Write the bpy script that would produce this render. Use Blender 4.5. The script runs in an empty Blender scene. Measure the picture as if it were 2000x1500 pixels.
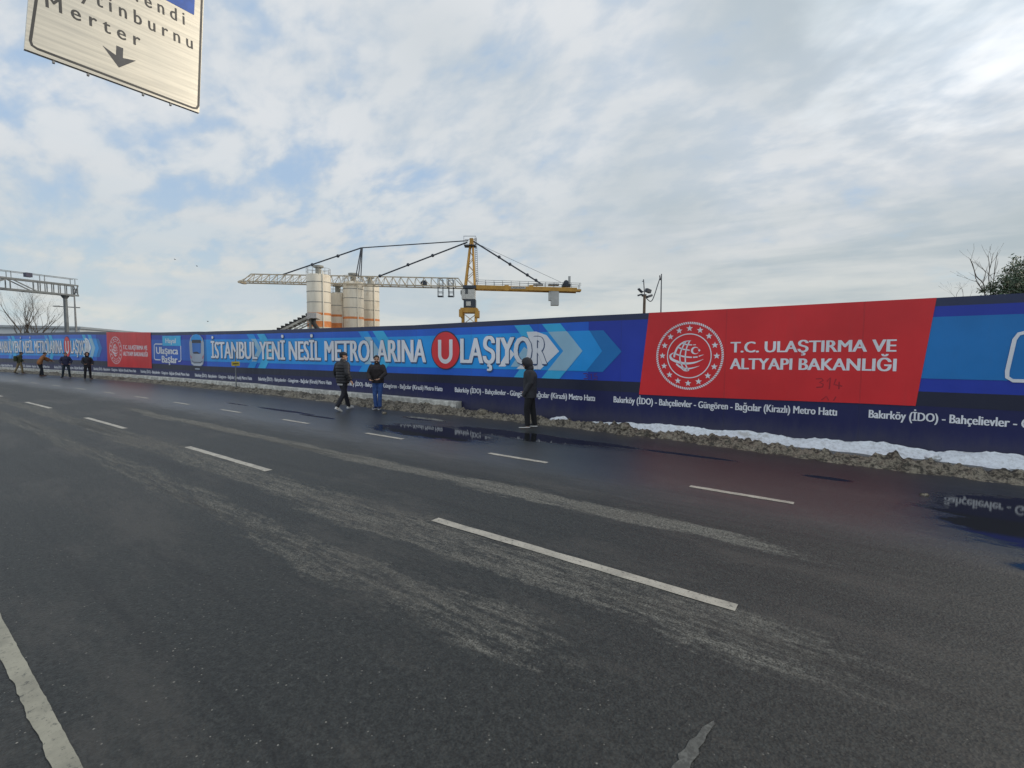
import bpy, bmesh, math, random
from mathutils import Vector, Matrix, noise
random.seed(7)
C = bpy.context.scene.collection
SC = bpy.context.scene

# ------------------------------------------------------------------ camera
CAMH = 1.85
FOC = 934.04                     # focal length in pixels of the 2000 px wide photograph
FWD = Vector((-0.58841804, 0.8060322, -0.06384585))
RGT = Vector((0.80743211, 0.58992829, 0.00616445))
UPV = Vector((-0.04263322, 0.04792391, 0.99794073))
cam_d = bpy.data.cameras.new('camera')
cam = bpy.data.objects.new('camera', cam_d)
C.objects.link(cam)
cam_d.sensor_width = 36.0
cam_d.lens = FOC / 2000.0 * 36.0
cam_d.clip_start = 0.05
cam_d.clip_end = 6000
cam.matrix_world = Matrix(((RGT.x, UPV.x, -FWD.x, 0), (RGT.y, UPV.y, -FWD.y, 0), (RGT.z, UPV.z, -FWD.z, CAMH), (0, 0, 0, 1)))
SC.camera = cam

def at(px, py, depth):
    """world point seen at photo pixel (px,py) at the given distance in front of the camera"""
    return Vector((0, 0, CAMH)) + (FWD + RGT * ((px - 1000) / FOC) - UPV * ((py - 750) / FOC)) * depth

# ------------------------------------------------------------------ light and sky
SUN_EL, SUN_AZ = math.radians(26), math.radians(52)     # azimuth from +Y towards +X
SC.view_settings.view_transform = 'Standard'
SC.view_settings.look = 'None'
SC.view_settings.exposure = 0.0
SC.view_settings.gamma = 1.0
sun_d = bpy.data.lights.new('sun', 'SUN')
sun_d.energy = 1.7
sun_d.angle = math.radians(14)
sun_d.color = (1.0, 0.86, 0.68)
sun = bpy.data.objects.new('sun', sun_d)
C.objects.link(sun)
sd = Vector((math.sin(SUN_AZ) * math.cos(SUN_EL), math.cos(SUN_AZ) * math.cos(SUN_EL), math.sin(SUN_EL)))
sun.rotation_euler = sd.to_track_quat('Z', 'Y').to_euler()

world = bpy.data.worlds.new('World')
SC.world = world
world.use_nodes = True
SKY = 0.1

class NT:
    """tiny helper to write node trees"""
    def __init__(s, tree):
        s.t = tree; s.n = tree.nodes; s.l = tree.links
    def new(s, typ, **kw):
        n = s.n.new(typ)
        for k, v in kw.items(): setattr(n, k, v)
        return n
    def put(s, sock, v):
        if hasattr(v, 'is_linked') or isinstance(v, bpy.types.NodeSocket): s.l.new(v, sock)
        elif v is not None: sock.default_value = v
    def math(s, op, a, b=None, c=None, clamp=False):
        n = s.new('ShaderNodeMath', operation=op, use_clamp=clamp)
        s.put(n.inputs[0], a); s.put(n.inputs[1], b)
        if c is not None: s.put(n.inputs[2], c)
        return n.outputs[0]
    def vmath(s, op, a, b=None):
        n = s.new('ShaderNodeVectorMath', operation=op)
        s.put(n.inputs[0], a)
        if b is not None: s.put(n.inputs[1], b)
        return n.outputs['Value'] if op in ('DOT_PRODUCT', 'LENGTH', 'DISTANCE') else n.outputs[0]
    def step(s, v, lo, hi, a=0.0, b=1.0):
        n = s.new('ShaderNodeMapRange', interpolation_type='SMOOTHSTEP')
        s.put(n.inputs[0], v)
        for i, q in enumerate((lo, hi, a, b)): s.put(n.inputs[1 + i], q)
        return n.outputs[0]
    def mix(s, f, a, b):
        n = s.new('ShaderNodeMix', data_type='RGBA')
        s.put(n.inputs[0], f)
        for i, q in ((6, a), (7, b)):
            if isinstance(q, tuple) and len(q) == 3: q = (*q, 1)
            s.put(n.inputs[i], q)
        return n.outputs[2]
    def noise(s, vec, scale, detail=4.0, rough=0.55, dist=0.0):
        n = s.new('ShaderNodeTexNoise')
        s.put(n.inputs['Vector'], vec)
        n.inputs['Scale'].default_value = scale; n.inputs['Detail'].default_value = detail
        n.inputs['Roughness'].default_value = rough; n.inputs['Distortion'].default_value = dist
        return n.outputs['Fac']
    def mapping(s, vec, scale=(1, 1, 1), rot=(0, 0, 0), loc=(0, 0, 0)):
        n = s.new('ShaderNodeMapping')
        s.put(n.inputs[0], vec)
        n.inputs['Location'].default_value = loc; n.inputs['Rotation'].default_value = rot; n.inputs['Scale'].default_value = scale
        return n.outputs[0]

def build_world():
    w = NT(world.node_tree)
    w.n.clear()
    out = w.new('ShaderNodeOutputWorld'); bg = w.new('ShaderNodeBackground')
    sky = w.new('ShaderNodeTexSky', sky_type='NISHITA')
    sky.sun_disc = False
    sky.sun_elevation = SUN_EL
    sky.sun_rotation = SUN_AZ
    sky.air_density = 1.0; sky.dust_density = 1.5; sky.ozone_density = 1.5
    tc = w.new('ShaderNodeTexCoord')
    d = tc.outputs['Generated']
    sep = w.new('ShaderNodeSeparateXYZ'); w.put(sep.inputs[0], d)
    dz = w.math('MAXIMUM', sep.outputs[2], 0.0)
    den = w.math('ADD', dz, 0.42)
    comb = w.new('ShaderNodeCombineXYZ')
    w.put(comb.inputs[0], w.math('DIVIDE', sep.outputs[0], den)); w.put(comb.inputs[1], w.math('DIVIDE', sep.outputs[1], den))
    P = comb.outputs[0]
    k = 1 / SKY
    # cloud layer projected on a plane overhead: broad cover, puffs, fine wisps
    warp = w.new('ShaderNodeTexNoise'); w.put(warp.inputs['Vector'], P); warp.inputs['Scale'].default_value = 2.2; warp.inputs['Detail'].default_value = 3
    PW = w.vmath('ADD', P, w.vmath('MULTIPLY', w.vmath('SUBTRACT', warp.outputs['Color'], (0.5, 0.5, 0.5)), (0.12, 0.12, 0)))
    broad = w.noise(w.mapping(P, (0.9, 0.9, 1), (0, 0, 0.3), (3.1, 0.4, 0)), 1.5, 3, 0.5)
    puffs = w.noise(w.mapping(PW, (1.0, 1.5, 1), (0, 0, 2.5), (1.7, 5.2, 0)), 6.2, 4, 0.5)
    fine = w.noise(w.mapping(PW, (1.0, 1.5, 1), (0, 0, 2.5), (0.2, 2.2, 0)), 17.0, 4, 0.55)
    rgt = w.vmath('DOT_PRODUCT', d, (0.807, 0.590, 0.0))
    side = w.step(rgt, -0.50, 0.45)          # thicker, greyer cloud to the right
    low = w.step(dz, 0.34, 0.06)
    cover = w.math('ADD', w.math('MULTIPLY', puffs, 0.78), w.math('MULTIPLY', broad, 0.34))
    cover = w.math('ADD', cover, w.math('MULTIPLY', fine, 0.22))
    cover = w.math('ADD', cover, w.math('MULTIPLY', side, 0.13))
    mask = w.step(cover, 0.49, 0.71)
    # light and dark of the deck: bright puffs, soft grey undersides
    lum = w.step(w.math('ADD', w.math('MULTIPLY', puffs, 0.80), w.math('MULTIPLY', fine, 0.30)), 0.45, 0.66)
    grey = w.step(broad, 0.40, 0.68)
    grey = w.math('MULTIPLY', grey, w.math('ADD', 0.20, w.math('MULTIPLY', side, 0.7)))
    cl = w.mix(lum, (0.585 * k, 0.655 * k, 0.735 * k), (0.755 * k, 0.78 * k, 0.805 * k))
    cl = w.mix(grey, cl, (0.47 * k, 0.54 * k, 0.585 * k))
    # streaky stratus lower down
    strat = w.noise(w.mapping(d, (1.3, 1.3, 9), (0, 0, 0), (0.4, 1.1, 0.7)), 1.9, 6, 0.55, 0.3)
    strat = w.step(strat, 0.40, 0.64)
    warm = w.mix(w.step(dz, 0.26, 0.02), (0.61 * k, 0.64 * k, 0.655 * k), (0.67 * k, 0.69 * k, 0.645 * k))
    cool = w.mix(side, (0.53 * k, 0.61 * k, 0.66 * k), (0.42 * k, 0.49 * k, 0.52 * k))
    cl = w.mix(w.math('MULTIPLY', w.step(dz, 0.40, 0.12), 0.8), cl, w.mix(strat, cool, warm))
    blue = w.mix(0.8, sky.outputs[0], (0.37 * k, 0.56 * k, 0.82 * k))
    blue = w.mix(w.step(dz, 0.34, 0.0), blue, (0.53 * k, 0.64 * k, 0.67 * k))
    col = w.mix(w.math('ADD', 0.28, w.math('MULTIPLY', mask, 0.70)), blue, cl)
    # brightness: glow where the sun stands behind the cloud
    sdv = w.vmath('DOT_PRODUCT', d, (0.24 / 1.72, 1.44 / 1.72, 0.90 / 1.72))
    glow = w.step(w.math('ADD', sdv, w.math('MULTIPLY', w.math('SUBTRACT', puffs, 0.5), 0.10)), 0.955, 1.02)
    sd2 = w.math('MAXIMUM', w.vmath('DOT_PRODUCT', d, tuple(sd)), 0.0)
    glow2 = w.math('POWER', sd2, 22.0)
    col = w.mix(w.math('MULTIPLY', glow2, 0.5), col, (0.95 * k, 0.80 * k, 0.58 * k))
    back = w.step(w.vmath('DOT_PRODUCT', d, (0.15, -0.95, 0.3)), -0.2, 0.8)  # added gain: unseen sky behind the camera, brightened to light the hoarding
    gain = w.math('ADD', 1.0, w.math('MULTIPLY', glow, 0.42))
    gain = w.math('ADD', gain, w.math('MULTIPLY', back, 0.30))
    gain = w.math('ADD', gain, w.math('MULTIPLY', glow2, 0.9))
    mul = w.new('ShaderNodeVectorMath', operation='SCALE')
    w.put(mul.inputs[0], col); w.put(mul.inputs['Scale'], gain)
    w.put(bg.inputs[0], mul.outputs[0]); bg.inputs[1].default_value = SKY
    w.l.new(bg.outputs[0], out.inputs[0])
build_world()

# ------------------------------------------------------------------ road geometry
RXC, RK = -11.904, 0.00274        # the road runs along -X and bends to the left beyond RXC
def road(s, Y, z=0.0):
    if s >= RXC: return Vector((s, Y, z))
    a = (RXC - s) * RK
    return Vector((RXC - math.sin(a) / RK - math.sin(a) * Y, -(1 - math.cos(a)) / RK + math.cos(a) * Y, z))

# hoarding: distance along the print, foot of the fence (x,y), height of its top, height of the small lettering
FT = [(14, 13.999, 11.599, 2.904, .655), (10, 9.999, 11.558, 2.904, .655), (6, 6.0, 11.516, 2.904, .655), (3, 3.0, 11.486, 2.904, .655),
      (0, 0.0, 11.445, 2.879, .657), (-3, -3.002, 11.377, 2.849, .625), (-6, -6.024, 11.303, 2.838, .621), (-9, -9.123, 11.264, 2.808, .613),
      (-12, -12.365, 11.265, 2.790, .594), (-15, -15.762, 11.264, 2.806, .566), (-18, -19.300, 11.227, 2.829, .536), (-21, -22.972, 11.144, 2.855, .503),
      (-25, -28.068, 10.954, 2.899, .480), (-29, -33.391, 10.667, 2.958, .500), (-33, -38.940, 10.278, 3.067, .510), (-37, -44.712, 9.781, 3.195, .500),
      (-41, -50.706, 9.171, 3.257, .472), (-45, -56.919, 8.444, 3.291, .439), (-50, -64.990, 7.360, 3.333, .398), (-55, -73.396, 6.074, 3.375, .357),
      (-60, -82.131, 4.575, 3.416, .316), (-66, -93.042, 2.482, 3.467, .267), (-72, -104.411, 0.052, 3.517, .218)]
def fence_row(u):
    u = max(min(u, 14), -72)
    for a, b in zip(FT, FT[1:]):
        if a[0] >= u >= b[0]:
            t = (a[0] - u) / (a[0] - b[0])
            x, y, zt, zx = (a[i] + (b[i] - a[i]) * t for i in range(1, 5))
            dx, dy = b[1] - a[1], b[2] - a[2]
            l = math.hypot(dx, dy)
            return x, y, zt, zx, (dy / l, -dx / l) if -dx / l < 0 else (-dy / l, dx / l)
def fp(u, zp, off=0.0):
    """point of the printed sheet: u along it, zp height on the print, off = proud of the sheet towards the road"""
    x, y, zt, zx, n = fence_row(u)
    z = zx + (zp - 0.63) / 2.2 * (zt - zx)
    return Vector((x + n[0] * off, y + n[1] * off, z))
def fg(u, z, off=0.0):
    x, y, zt, zx, n = fence_row(u)
    return Vector((x + n[0] * off, y + n[1] * off, z))

# ------------------------------------------------------------------ materials
def rgb(r, g, b):
    f = lambda c: ((c / 255 + 0.055) / 1.055) ** 2.4 if c > 10 else c / 255 / 12.92
    return (f(r), f(g), f(b))
MATS = {}
def mat(name, col, rough=0.6, var=0.12, scale=6.0, metal=0.0, bump=0.0, bscale=40.0, spec=0.5, col2=None, lo=0.4, hi=0.65):
    if name in MATS: return MATS[name]
    m = bpy.data.materials.new(name); m.use_nodes = True
    w = NT(m.node_tree); b = w.n['Principled BSDF']
    tc = w.new('ShaderNodeTexCoord').outputs['Object']
    f = w.noise(tc, scale, 5, 0.6)
    if col2 is None:
        c1 = tuple(max(0, c * (1 - var)) for c in col); c2 = tuple(min(1, c * (1 + var)) for c in col)
    else: c1, c2 = col, col2
    w.put(b.inputs['Base Color'], w.mix(w.step(f, lo, hi), c1, c2))
    b.inputs['Roughness'].default_value = rough; b.inputs['Metallic'].default_value = metal
    b.inputs['Specular IOR Level'].default_value = spec
    if bump:
        bn = w.new('ShaderNodeBump'); bn.inputs['Strength'].default_value = bump; bn.inputs['Distance'].default_value = 0.02
        w.put(bn.inputs['Height'], w.noise(tc, bscale, 4, 0.6)); w.put(b.inputs['Normal'], bn.outputs[0])
    MATS[name] = m
    return m

def print_mat(name, col, rough=0.42):
    """printed vinyl sheet: slight fading, vertical seams and ripples"""
    if name in MATS: return MATS[name]
    m = bpy.data.materials.new(name); m.use_nodes = True
    w = NT(m.node_tree); b = w.n['Principled BSDF']
    tc = w.new('ShaderNodeTexCoord').outputs['Object']
    f = w.noise(tc, 0.6, 4, 0.55)
    g = w.noise(w.mapping(tc, (3, 3, 0.35)), 1.6, 4, 0.6)
    c = w.mix(w.step(f, 0.3, 0.7), tuple(x * 0.88 for x in col), tuple(min(1, x * 1.08 + 0.002) for x in col))
    c = w.mix(w.math('MULTIPLY', w.step(g, 0.55, 0.8), 0.14), c, tuple(x * 0.5 + 0.03 for x in col))
    geo = w.new('ShaderNodeNewGeometry').outputs['Position']
    sp = w.new('ShaderNodeSeparateXYZ'); w.put(sp.inputs[0], geo)
    seam = w.math('ABSOLUTE', w.math('SUBTRACT', w.math('FRACT', w.math('DIVIDE', sp.outputs[0], 2.44)), 0.5))
    seam = w.step(seam, 0.4935, 0.4975)
    splash = w.math('MULTIPLY', w.step(w.math('ADD', sp.outputs[2], w.math('MULTIPLY', w.noise(w.mapping(geo, (2, 2, 0.7)), 2.5, 5, 0.7), 0.5)), 0.85, 0.35), 0.35)
    c = w.mix(w.math('MULTIPLY', seam, 0.14), c, (0.02, 0.02, 0.03))
    c = w.mix(splash, c, (0.10, 0.095, 0.085))
    w.put(b.inputs['Base Color'], c)
    b.inputs['Roughness'].default_value = rough
    bn = w.new('ShaderNodeBump'); bn.inputs['Strength'].default_value = 0.5; bn.inputs['Distance'].default_value = 0.03
    rip = w.math('ADD', w.noise(w.mapping(geo, (1.5, 1.5, 0.4)), 1.3, 3, 0.5), w.math('MULTIPLY', w.noise(w.mapping(geo, (5, 5, 1.2), (0.0, 0.5, 0)), 1.1, 3, 0.5), 0.35))
    w.put(bn.inputs['Height'], w.math('ADD', rip, w.math('MULTIPLY', seam, -0.25))); w.put(b.inputs['Normal'], bn.outputs[0])
    MATS[name] = m
    return m

# ------------------------------------------------------------------ objects
def world_origin(o):
    p = Vector((0, 0, 0))
    while o is not None:
        p += Vector(o.location); o = o.parent
    return p
def tag(o, label=None, cat=None, group=None, kind=None):
    if label: o['label'] = label
    if cat: o['category'] = cat
    if group: o['group'] = group
    if kind: o['kind'] = kind
    return o
def thing(name, loc, label, cat, group=None):
    o = bpy.data.objects.new(name, None); C.objects.link(o); o.location = loc
    o.empty_display_size = 0.2
    return tag(o, label, cat, group)

class MB:
    def __init__(s): s.v = []; s.f = []; s.mi = []; s.sm = []
    def add(s, vs, fs, mi=0, smooth=False):
        b = len(s.v); s.v += [Vector(v) for v in vs]
        for f in fs: s.f.append([b + i for i in f]); s.mi.append(mi); s.sm.append(smooth)
    def box(s, c, size, ax=None, mi=0):
        c = Vector(c); X, Y, Z = ax or (Vector((1, 0, 0)), Vector((0, 1, 0)), Vector((0, 0, 1)))
        h = [q / 2 for q in size]
        vs = [c + X * h[0] * i + Y * h[1] * j + Z * h[2] * k for k in (-1, 1) for j in (-1, 1) for i in (-1, 1)]
        s.add(vs, [(0, 2, 3, 1), (4, 5, 7, 6), (0, 1, 5, 4), (2, 6, 7, 3), (0, 4, 6, 2), (1, 3, 7, 5)], mi)
    def bar(s, p, q, w, h=None, mi=0, up=Vector((0, 0, 1))):
        p, q = Vector(p), Vector(q); d = (q - p)
        if d.length < 1e-6: return
        Z = d.normalized(); X = Z.cross(up)
        if X.length < 1e-3: X = Z.cross(Vector((1, 0, 0)))
        X.normalize(); Y = Z.cross(X)
        s.box((p + q) / 2, (w, h or w, d.length), (X, Y, Z), mi)
    def tube(s, pts, rad, n=8, mi=0, caps=True, smooth=True):
        pts = [Vector(p) for p in pts]
        if not isinstance(rad, (list, tuple)): rad = [rad] * len(pts)
        vs = []; prevX = None
        for i, p in enumerate(pts):
            d = (pts[min(i + 1, len(pts) - 1)] - pts[max(i - 1, 0)]).normalized()
            if prevX is None:
                X = d.cross(Vector((0, 0, 1)))
                if X.length < 1e-3: X = Vector((1, 0, 0))
            else: X = prevX - d * prevX.dot(d)
            X.normalize(); prevX = X; Y = d.cross(X)
            vs += [p + (X * math.cos(2 * math.pi * k / n) + Y * math.sin(2 * math.pi * k / n)) * rad[i] for k in range(n)]
        fs = [(i * n + k, i * n + (k + 1) % n, (i + 1) * n + (k + 1) % n, (i + 1) * n + k) for i in range(len(pts) - 1) for k in range(n)]
        s.add(vs, fs, mi, smooth)
        if caps:
            s.add(vs[:n], [tuple(range(n))[::-1]], mi); s.add(vs[-n:], [tuple(range(n))], mi)
    def loft(s, rings, n=16, mi=0, smooth=True):
        """rings: (centre, X axis vector, Y axis vector); closed with end caps"""
        vs = []
        for c, X, Y in rings:
            vs += [Vector(c) + Vector(X) * math.cos(2 * math.pi * k / n) + Vector(Y) * math.sin(2 * math.pi * k / n) for k in range(n)]
        fs = [(i * n + k, i * n + (k + 1) % n, (i + 1) * n + (k + 1) % n, (i + 1) * n + k) for i in range(len(rings) - 1) for k in range(n)]
        fs += [tuple(range(n))[::-1], tuple((len(rings) - 1) * n + k for k in range(n))]
        s.add(vs, fs, mi, smooth)
    def ball(s, c, r, n=12, M=None, mi=0):
        r = Vector(r) if hasattr(r, '__len__') else Vector((r, r, r))
        vs = [Vector((0, 0, r.z))]; m = n // 2 + 1
        for i in range(1, m):
            a = math.pi * i / m
            vs += [Vector((r.x * math.sin(a) * math.cos(2 * math.pi * k / n), r.y * math.sin(a) * math.sin(2 * math.pi * k / n), r.z * math.cos(a))) for k in range(n)]
        vs.append(Vector((0, 0, -r.z)))
        fs = [(0, 1 + k, 1 + (k + 1) % n) for k in range(n)]
        for i in range(m - 2):
            o = 1 + i * n; fs += [(o + k, o + n + k, o + n + (k + 1) % n, o + (k + 1) % n) for k in range(n)]
        o = 1 + (m - 2) * n; L = len(vs) - 1
        fs += [(o + (k + 1) % n, o + k, L) for k in range(n)]
        if M: vs = [M @ v for v in vs]
        s.add([v + Vector(c) for v in vs], fs, mi, True)
    def cyl(s, c, r, h, n=24, mi=0, r2=None):
        s.tube([Vector(c), Vector(c) + Vector((0, 0, h))], [r, r if r2 is None else r2], n, mi)
    def build(s, name, mats, parent=None, local=False, label=None):
        me = bpy.data.meshes.new(name)
        off = Vector((0, 0, 0)) if (local or parent is None) else world_origin(parent)
        me.from_pydata([v - off for v in s.v], [], s.f); me.validate()
        mats = mats if isinstance(mats, (list, tuple)) else [mats]
        for m in mats: me.materials.append(m)
        if len(me.polygons) == len(s.f):
            me.polygons.foreach_set('material_index', s.mi); me.polygons.foreach_set('use_smooth', s.sm)
        me.update()
        o = bpy.data.objects.new(name, me); C.objects.link(o)
        if parent is not None: o.parent = parent
        if label: o['label'] = label
        return o

# flat shapes: 2-D bmesh pieces mapped on to a surface
def text2d(body, x0, x1, z0, cap, bold=0.0, cap_from='H', squeeze=None):
    def raw(t):
        cu = bpy.data.curves.new('lettering', 'FONT'); cu.body = t; cu.offset = bold; cu.resolution_u = 3
        o = bpy.data.objects.new('lettering', cu); C.objects.link(o)
        bpy.context.view_layer.update()
        me = bpy.data.meshes.new_from_object(o.evaluated_get(bpy.context.evaluated_depsgraph_get()))
        bpy.data.objects.remove(o); bpy.data.curves.remove(cu)
        bm = bmesh.new(); bm.from_mesh(me); bpy.data.meshes.remove(me)
        return bm
    h = raw(cap_from); zs = [v.co.y for v in h.verts]; h0, h1 = min(zs), max(zs); h.free()
    bm = raw(body); xs = [v.co.x for v in bm.verts]; a, b = min(xs), max(xs)
    kz = cap / (h1 - h0)
    kx = (x1 - x0) / (b - a) if x1 is not None else kz * (squeeze or 1)
    for v in bm.verts: v.co = Vector((x0 + (v.co.x - a) * kx, z0 + (v.co.y - h0) * kz, 0))
    return bm
def heavy(body, x0, x1, z0, cap, d, m, layer, ring=0.0):
    """bold lettering: copies of the letters nudged sideways, each a hair proud of the one below; ring = outline all round"""
    if ring: offs = [(ring * math.cos(a), ring * 0.8 * math.sin(a)) for a in [k * math.pi / 4 for k in range(8)]]
    else: offs = [(-d, 0), (d, 0), (0, 0)] if d else [(0, 0)]
    return [(text2d(body, x0 + ox, x1 + ox, z0 + oz, cap), m, layer + 0.12 * i) for i, (ox, oz) in enumerate(offs)]
def poly2d(pts, bm=None):
    bm = bm or bmesh.new()
    f = bm.faces.new([bm.verts.new((x, z, 0)) for x, z in pts])
    return bm
def stroke2d(pts, wid, bm=None):
    """ribbon along a polyline; wid may be a list"""
    bm = bm or bmesh.new(); n = len(pts)
    if not isinstance(wid, (list, tuple)): wid = [wid] * n
    L = []; R = []
    for i, (x, y) in enumerate(pts):
        a = pts[max(i - 1, 0)]; b = pts[min(i + 1, n - 1)]
        dx, dy = b[0] - a[0], b[1] - a[1]; l = math.hypot(dx, dy) or 1
        nx, ny = -dy / l * wid[i] / 2, dx / l * wid[i] / 2
        L.append(bm.verts.new((x + nx, y + ny, 0))); R.append(bm.verts.new((x - nx, y - ny, 0)))
    for i in range(n - 1): bm.faces.new((L[i], L[i + 1], R[i + 1], R[i]))
    return bm
def circ(cx, cz, rx, rz, n=48, a0=0, a1=2 * math.pi):
    return [(cx + rx * math.cos(a0 + (a1 - a0) * i / n), cz + rz * math.sin(a0 + (a1 - a0) * i / n)) for i in range(n)]
def smooth_pts(pts, n=6):
    out = []
    for i in range(len(pts) - 1):
        p0 = pts[max(i - 1, 0)]; p1 = pts[i]; p2 = pts[i + 1]; p3 = pts[min(i + 2, len(pts) - 1)]
        for k in range(n):
            t = k / n
            out.append(tuple(0.5 * (2 * p1[j] + (p2[j] - p0[j]) * t + (2 * p0[j] - 5 * p1[j] + 4 * p2[j] - p3[j]) * t * t + (3 * p1[j] - p0[j] - 3 * p2[j] + p3[j]) * t ** 3) for j in range(len(p1))))
    out.append(tuple(pts[-1]))
    return out
def flat_obj(name, pieces, mapper, parent, cuts=None, label=None):
    """pieces: (bm2d, material, layer).  mapper(x, z, layer) -> world point"""
    mb = MB(); mats = []
    for bm, m, layer in pieces:
        if m not in mats: mats.append(m)
        bmesh.ops.triangulate(bm, faces=[f for f in bm.faces if len(f.verts) > 4])
        if cuts:
            xs = [v.co.x for v in bm.verts]; lo, hi = min(xs), max(xs)
            for c in cuts:
                if lo < c < hi:
                    bmesh.ops.bisect_plane(bm, geom=bm.verts[:] + bm.edges[:] + bm.faces[:], plane_co=(c, 0, 0), plane_no=(1, 0, 0))
        bm.verts.index_update()
        vs = [mapper(v.co.x, v.co.y, layer) for v in bm.verts]
        fs = []
        for f in bm.faces:
            idx = [v.index for v in f.verts]
            p = [f.verts[i].co for i in range(3)]
            if f.normal.z < 0 or (f.normal.length < 1e-6 and (p[1] - p[0]).cross(p[2] - p[0]).z < 0): idx.reverse()
            fs.append(idx)
        mb.add(vs, fs, mats.index(m)); bm.free()
    return mb.build(name, mats, parent, label=label)

# =================================================================== SETTING: ground and road
m_ground = mat('bare earth', (0.10, 0.085, 0.065), 0.9, 0.3, 0.8, bump=0.5, bscale=4)
g = MB(); g.add([(-2500, -2500, -0.03), (2500, -2500, -0.03), (2500, 2500, -0.03), (-2500, 2500, -0.03)], [(0, 1, 2, 3)])
tag(g.build('ground', m_ground), 'bare brown ground reaching to the horizon', kind='structure')

def asphalt_material():
    m = bpy.data.materials.new('asphalt'); m.use_nodes = True
    w = NT(m.node_tree); b = w.n['Principled BSDF']
    uv = w.new('ShaderNodeUVMap', uv_map='road').outputs[0]
    sep = w.new('ShaderNodeSeparateXYZ'); w.put(sep.inputs[0], uv)
    s, Y = sep.outputs[0], sep.outputs[1]
    # wobble of the band edges
    wob = w.math('MULTIPLY', w.math('SUBTRACT', w.noise(w.mapping(uv, (0.35, 1.2, 1)), 1.0, 4, 0.6), 0.5), 0.9)
    Yw = w.math('ADD', Y, wob)
    streak = w.noise(w.mapping(uv, (0.55, 5.0, 1)), 2.2, 7, 0.72)
    rag = w.noise(w.mapping(uv, (1.0, 3.6, 1)), 5.0, 6, 0.75)
    grain = w.noise(uv, 78.0, 4, 0.8)
    grain2 = w.noise(uv, 16.0, 4, 0.65)
    def band(c, half, s_lo=None, s_hi=None, amp=1.0):
        v = w.step(w.math('ABSOLUTE', w.math('SUBTRACT', Yw, c)), half, half * 0.25)
        if s_hi is not None: v = w.math('MULTIPLY', v, w.step(s, s_hi + 1.2, s_hi - 1.2))
        if s_lo is not None: v = w.math('MULTIPLY', v, w.step(s, s_lo - 2, s_lo + 3))
        return w.math('MULTIPLY', v, amp)
    dry = band(5.12, 0.40, -20.5, 0.0)
    for a in (band(3.38, 0.62, None, 0.6, 0.85), band(2.45, 0.52, None, -0.9, 0.80), band(2.3, 0.4, -20, -0.6, 0.5), band(1.75, 0.35, None, -6.5, 0.5)):
        dry = w.math('MAXIMUM', dry, a)
    brk = w.math('ADD', w.math('ADD', w.math('MULTIPLY', streak, 0.68), w.math('MULTIPLY', grain2, 0.30)), w.math('MULTIPLY', w.math('SUBTRACT', rag, 0.5), 0.55))
    dry = w.step(w.math('ADD', w.math('MULTIPLY', dry, 0.60), brk), 0.86, 1.13)
    # wet gutter along the hoarding and a damp middle
    wet = w.step(w.math('ADD', Yw, w.math('MULTIPLY', w.math('SUBTRACT', streak, 0.5), 1.2)), 5.4, 6.8)
    wet = w.math('MULTIPLY', wet, w.step(s, 4.5, 0.5, 0.35, 1.0))
    near = w.step(Y, 3.2, 0.6)           # coarse open stones in the near lane
    # base colour
    c = w.mix(w.step(grain2, 0.3, 0.75), (0.014, 0.0163, 0.0166), (0.030, 0.0332, 0.0322))
    c = w.mix(dry, c, w.mix(w.step(grain, 0.3, 0.7), (0.080, 0.080, 0.073), (0.140, 0.139, 0.125)))
    tyre = w.noise(w.mapping(uv, (0.10, 2.4, 1), loc=(3, 1, 0)), 1.6, 5, 0.6)
    c = w.mix(w.math('MULTIPLY', w.step(tyre, 0.52, 0.66), 0.55), c, (0.010, 0.011, 0.012))
    coarse = w.noise(w.mapping(uv, (1, 1, 1), (0, 0, 0.4)), 30.0, 2, 0.8)
    speck = w.step(w.math('ADD', w.math('MULTIPLY', grain, 0.6), w.math('MULTIPLY', coarse, 0.4)), 0.40, 0.60)
    gsc = w.new('ShaderNodeVectorMath', operation='SCALE'); w.put(gsc.inputs[0], c)
    w.put(gsc.inputs['Scale'], w.math('ADD', 0.40, w.math('MULTIPLY', speck, 1.25))); c = gsc.outputs[0]
    vor = w.new('ShaderNodeTexVoronoi', feature='F1'); w.put(vor.inputs['Vector'], uv); vor.inputs['Scale'].default_value = 55.0
    ctr = w.new('ShaderNodeSeparateColor'); w.put(ctr.inputs[0], vor.outputs['Color'])
    stone = w.math('MULTIPLY', w.step(vor.outputs['Distance'], w.math('ADD', 0.16, w.math('MULTIPLY', ctr.outputs[1], 0.26)), 0.12), w.step(ctr.outputs[0], 0.93, 0.975))
    c = w.mix(w.math('MULTIPLY', stone, w.math('ADD', 0.30, w.math('MULTIPLY', near, 0.6))), c, (0.36, 0.35, 0.31))
    pits = w.math('MULTIPLY', w.step(grain, 0.46, 0.32), 0.7)
    c = w.mix(pits, c, (0.012, 0.012, 0.013))
    patch = w.noise(w.mapping(uv, (0.4, 1.1, 1)), 0.9, 6, 0.68)
    c = w.mix(w.math('MULTIPLY', w.step(w.math('ADD', patch, w.math('MULTIPLY', w.math('SUBTRACT', rag, 0.5), 0.35)), 0.47, 0.66), 0.42), c, (0.070, 0.066, 0.060))
    c = w.mix(w.math('MULTIPLY', wet, 0.5), c, (0.020, 0.021, 0.023))
    # grit washed along the foot of the snow
    c = w.mix(w.math('MULTIPLY', w.step(w.math('ADD', Y, w.math('MULTIPLY', patch, 1.2)), 10.3, 10.8), 0.6), c, (0.055, 0.050, 0.042))
    # standing water
    pd = None
    wn = w.noise(w.mapping(uv, (0.9, 2.2, 1)), 1.5, 5, 0.6)
    wn = w.math('MULTIPLY', w.math('SUBTRACT', wn, 0.5), 1.9)
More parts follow.
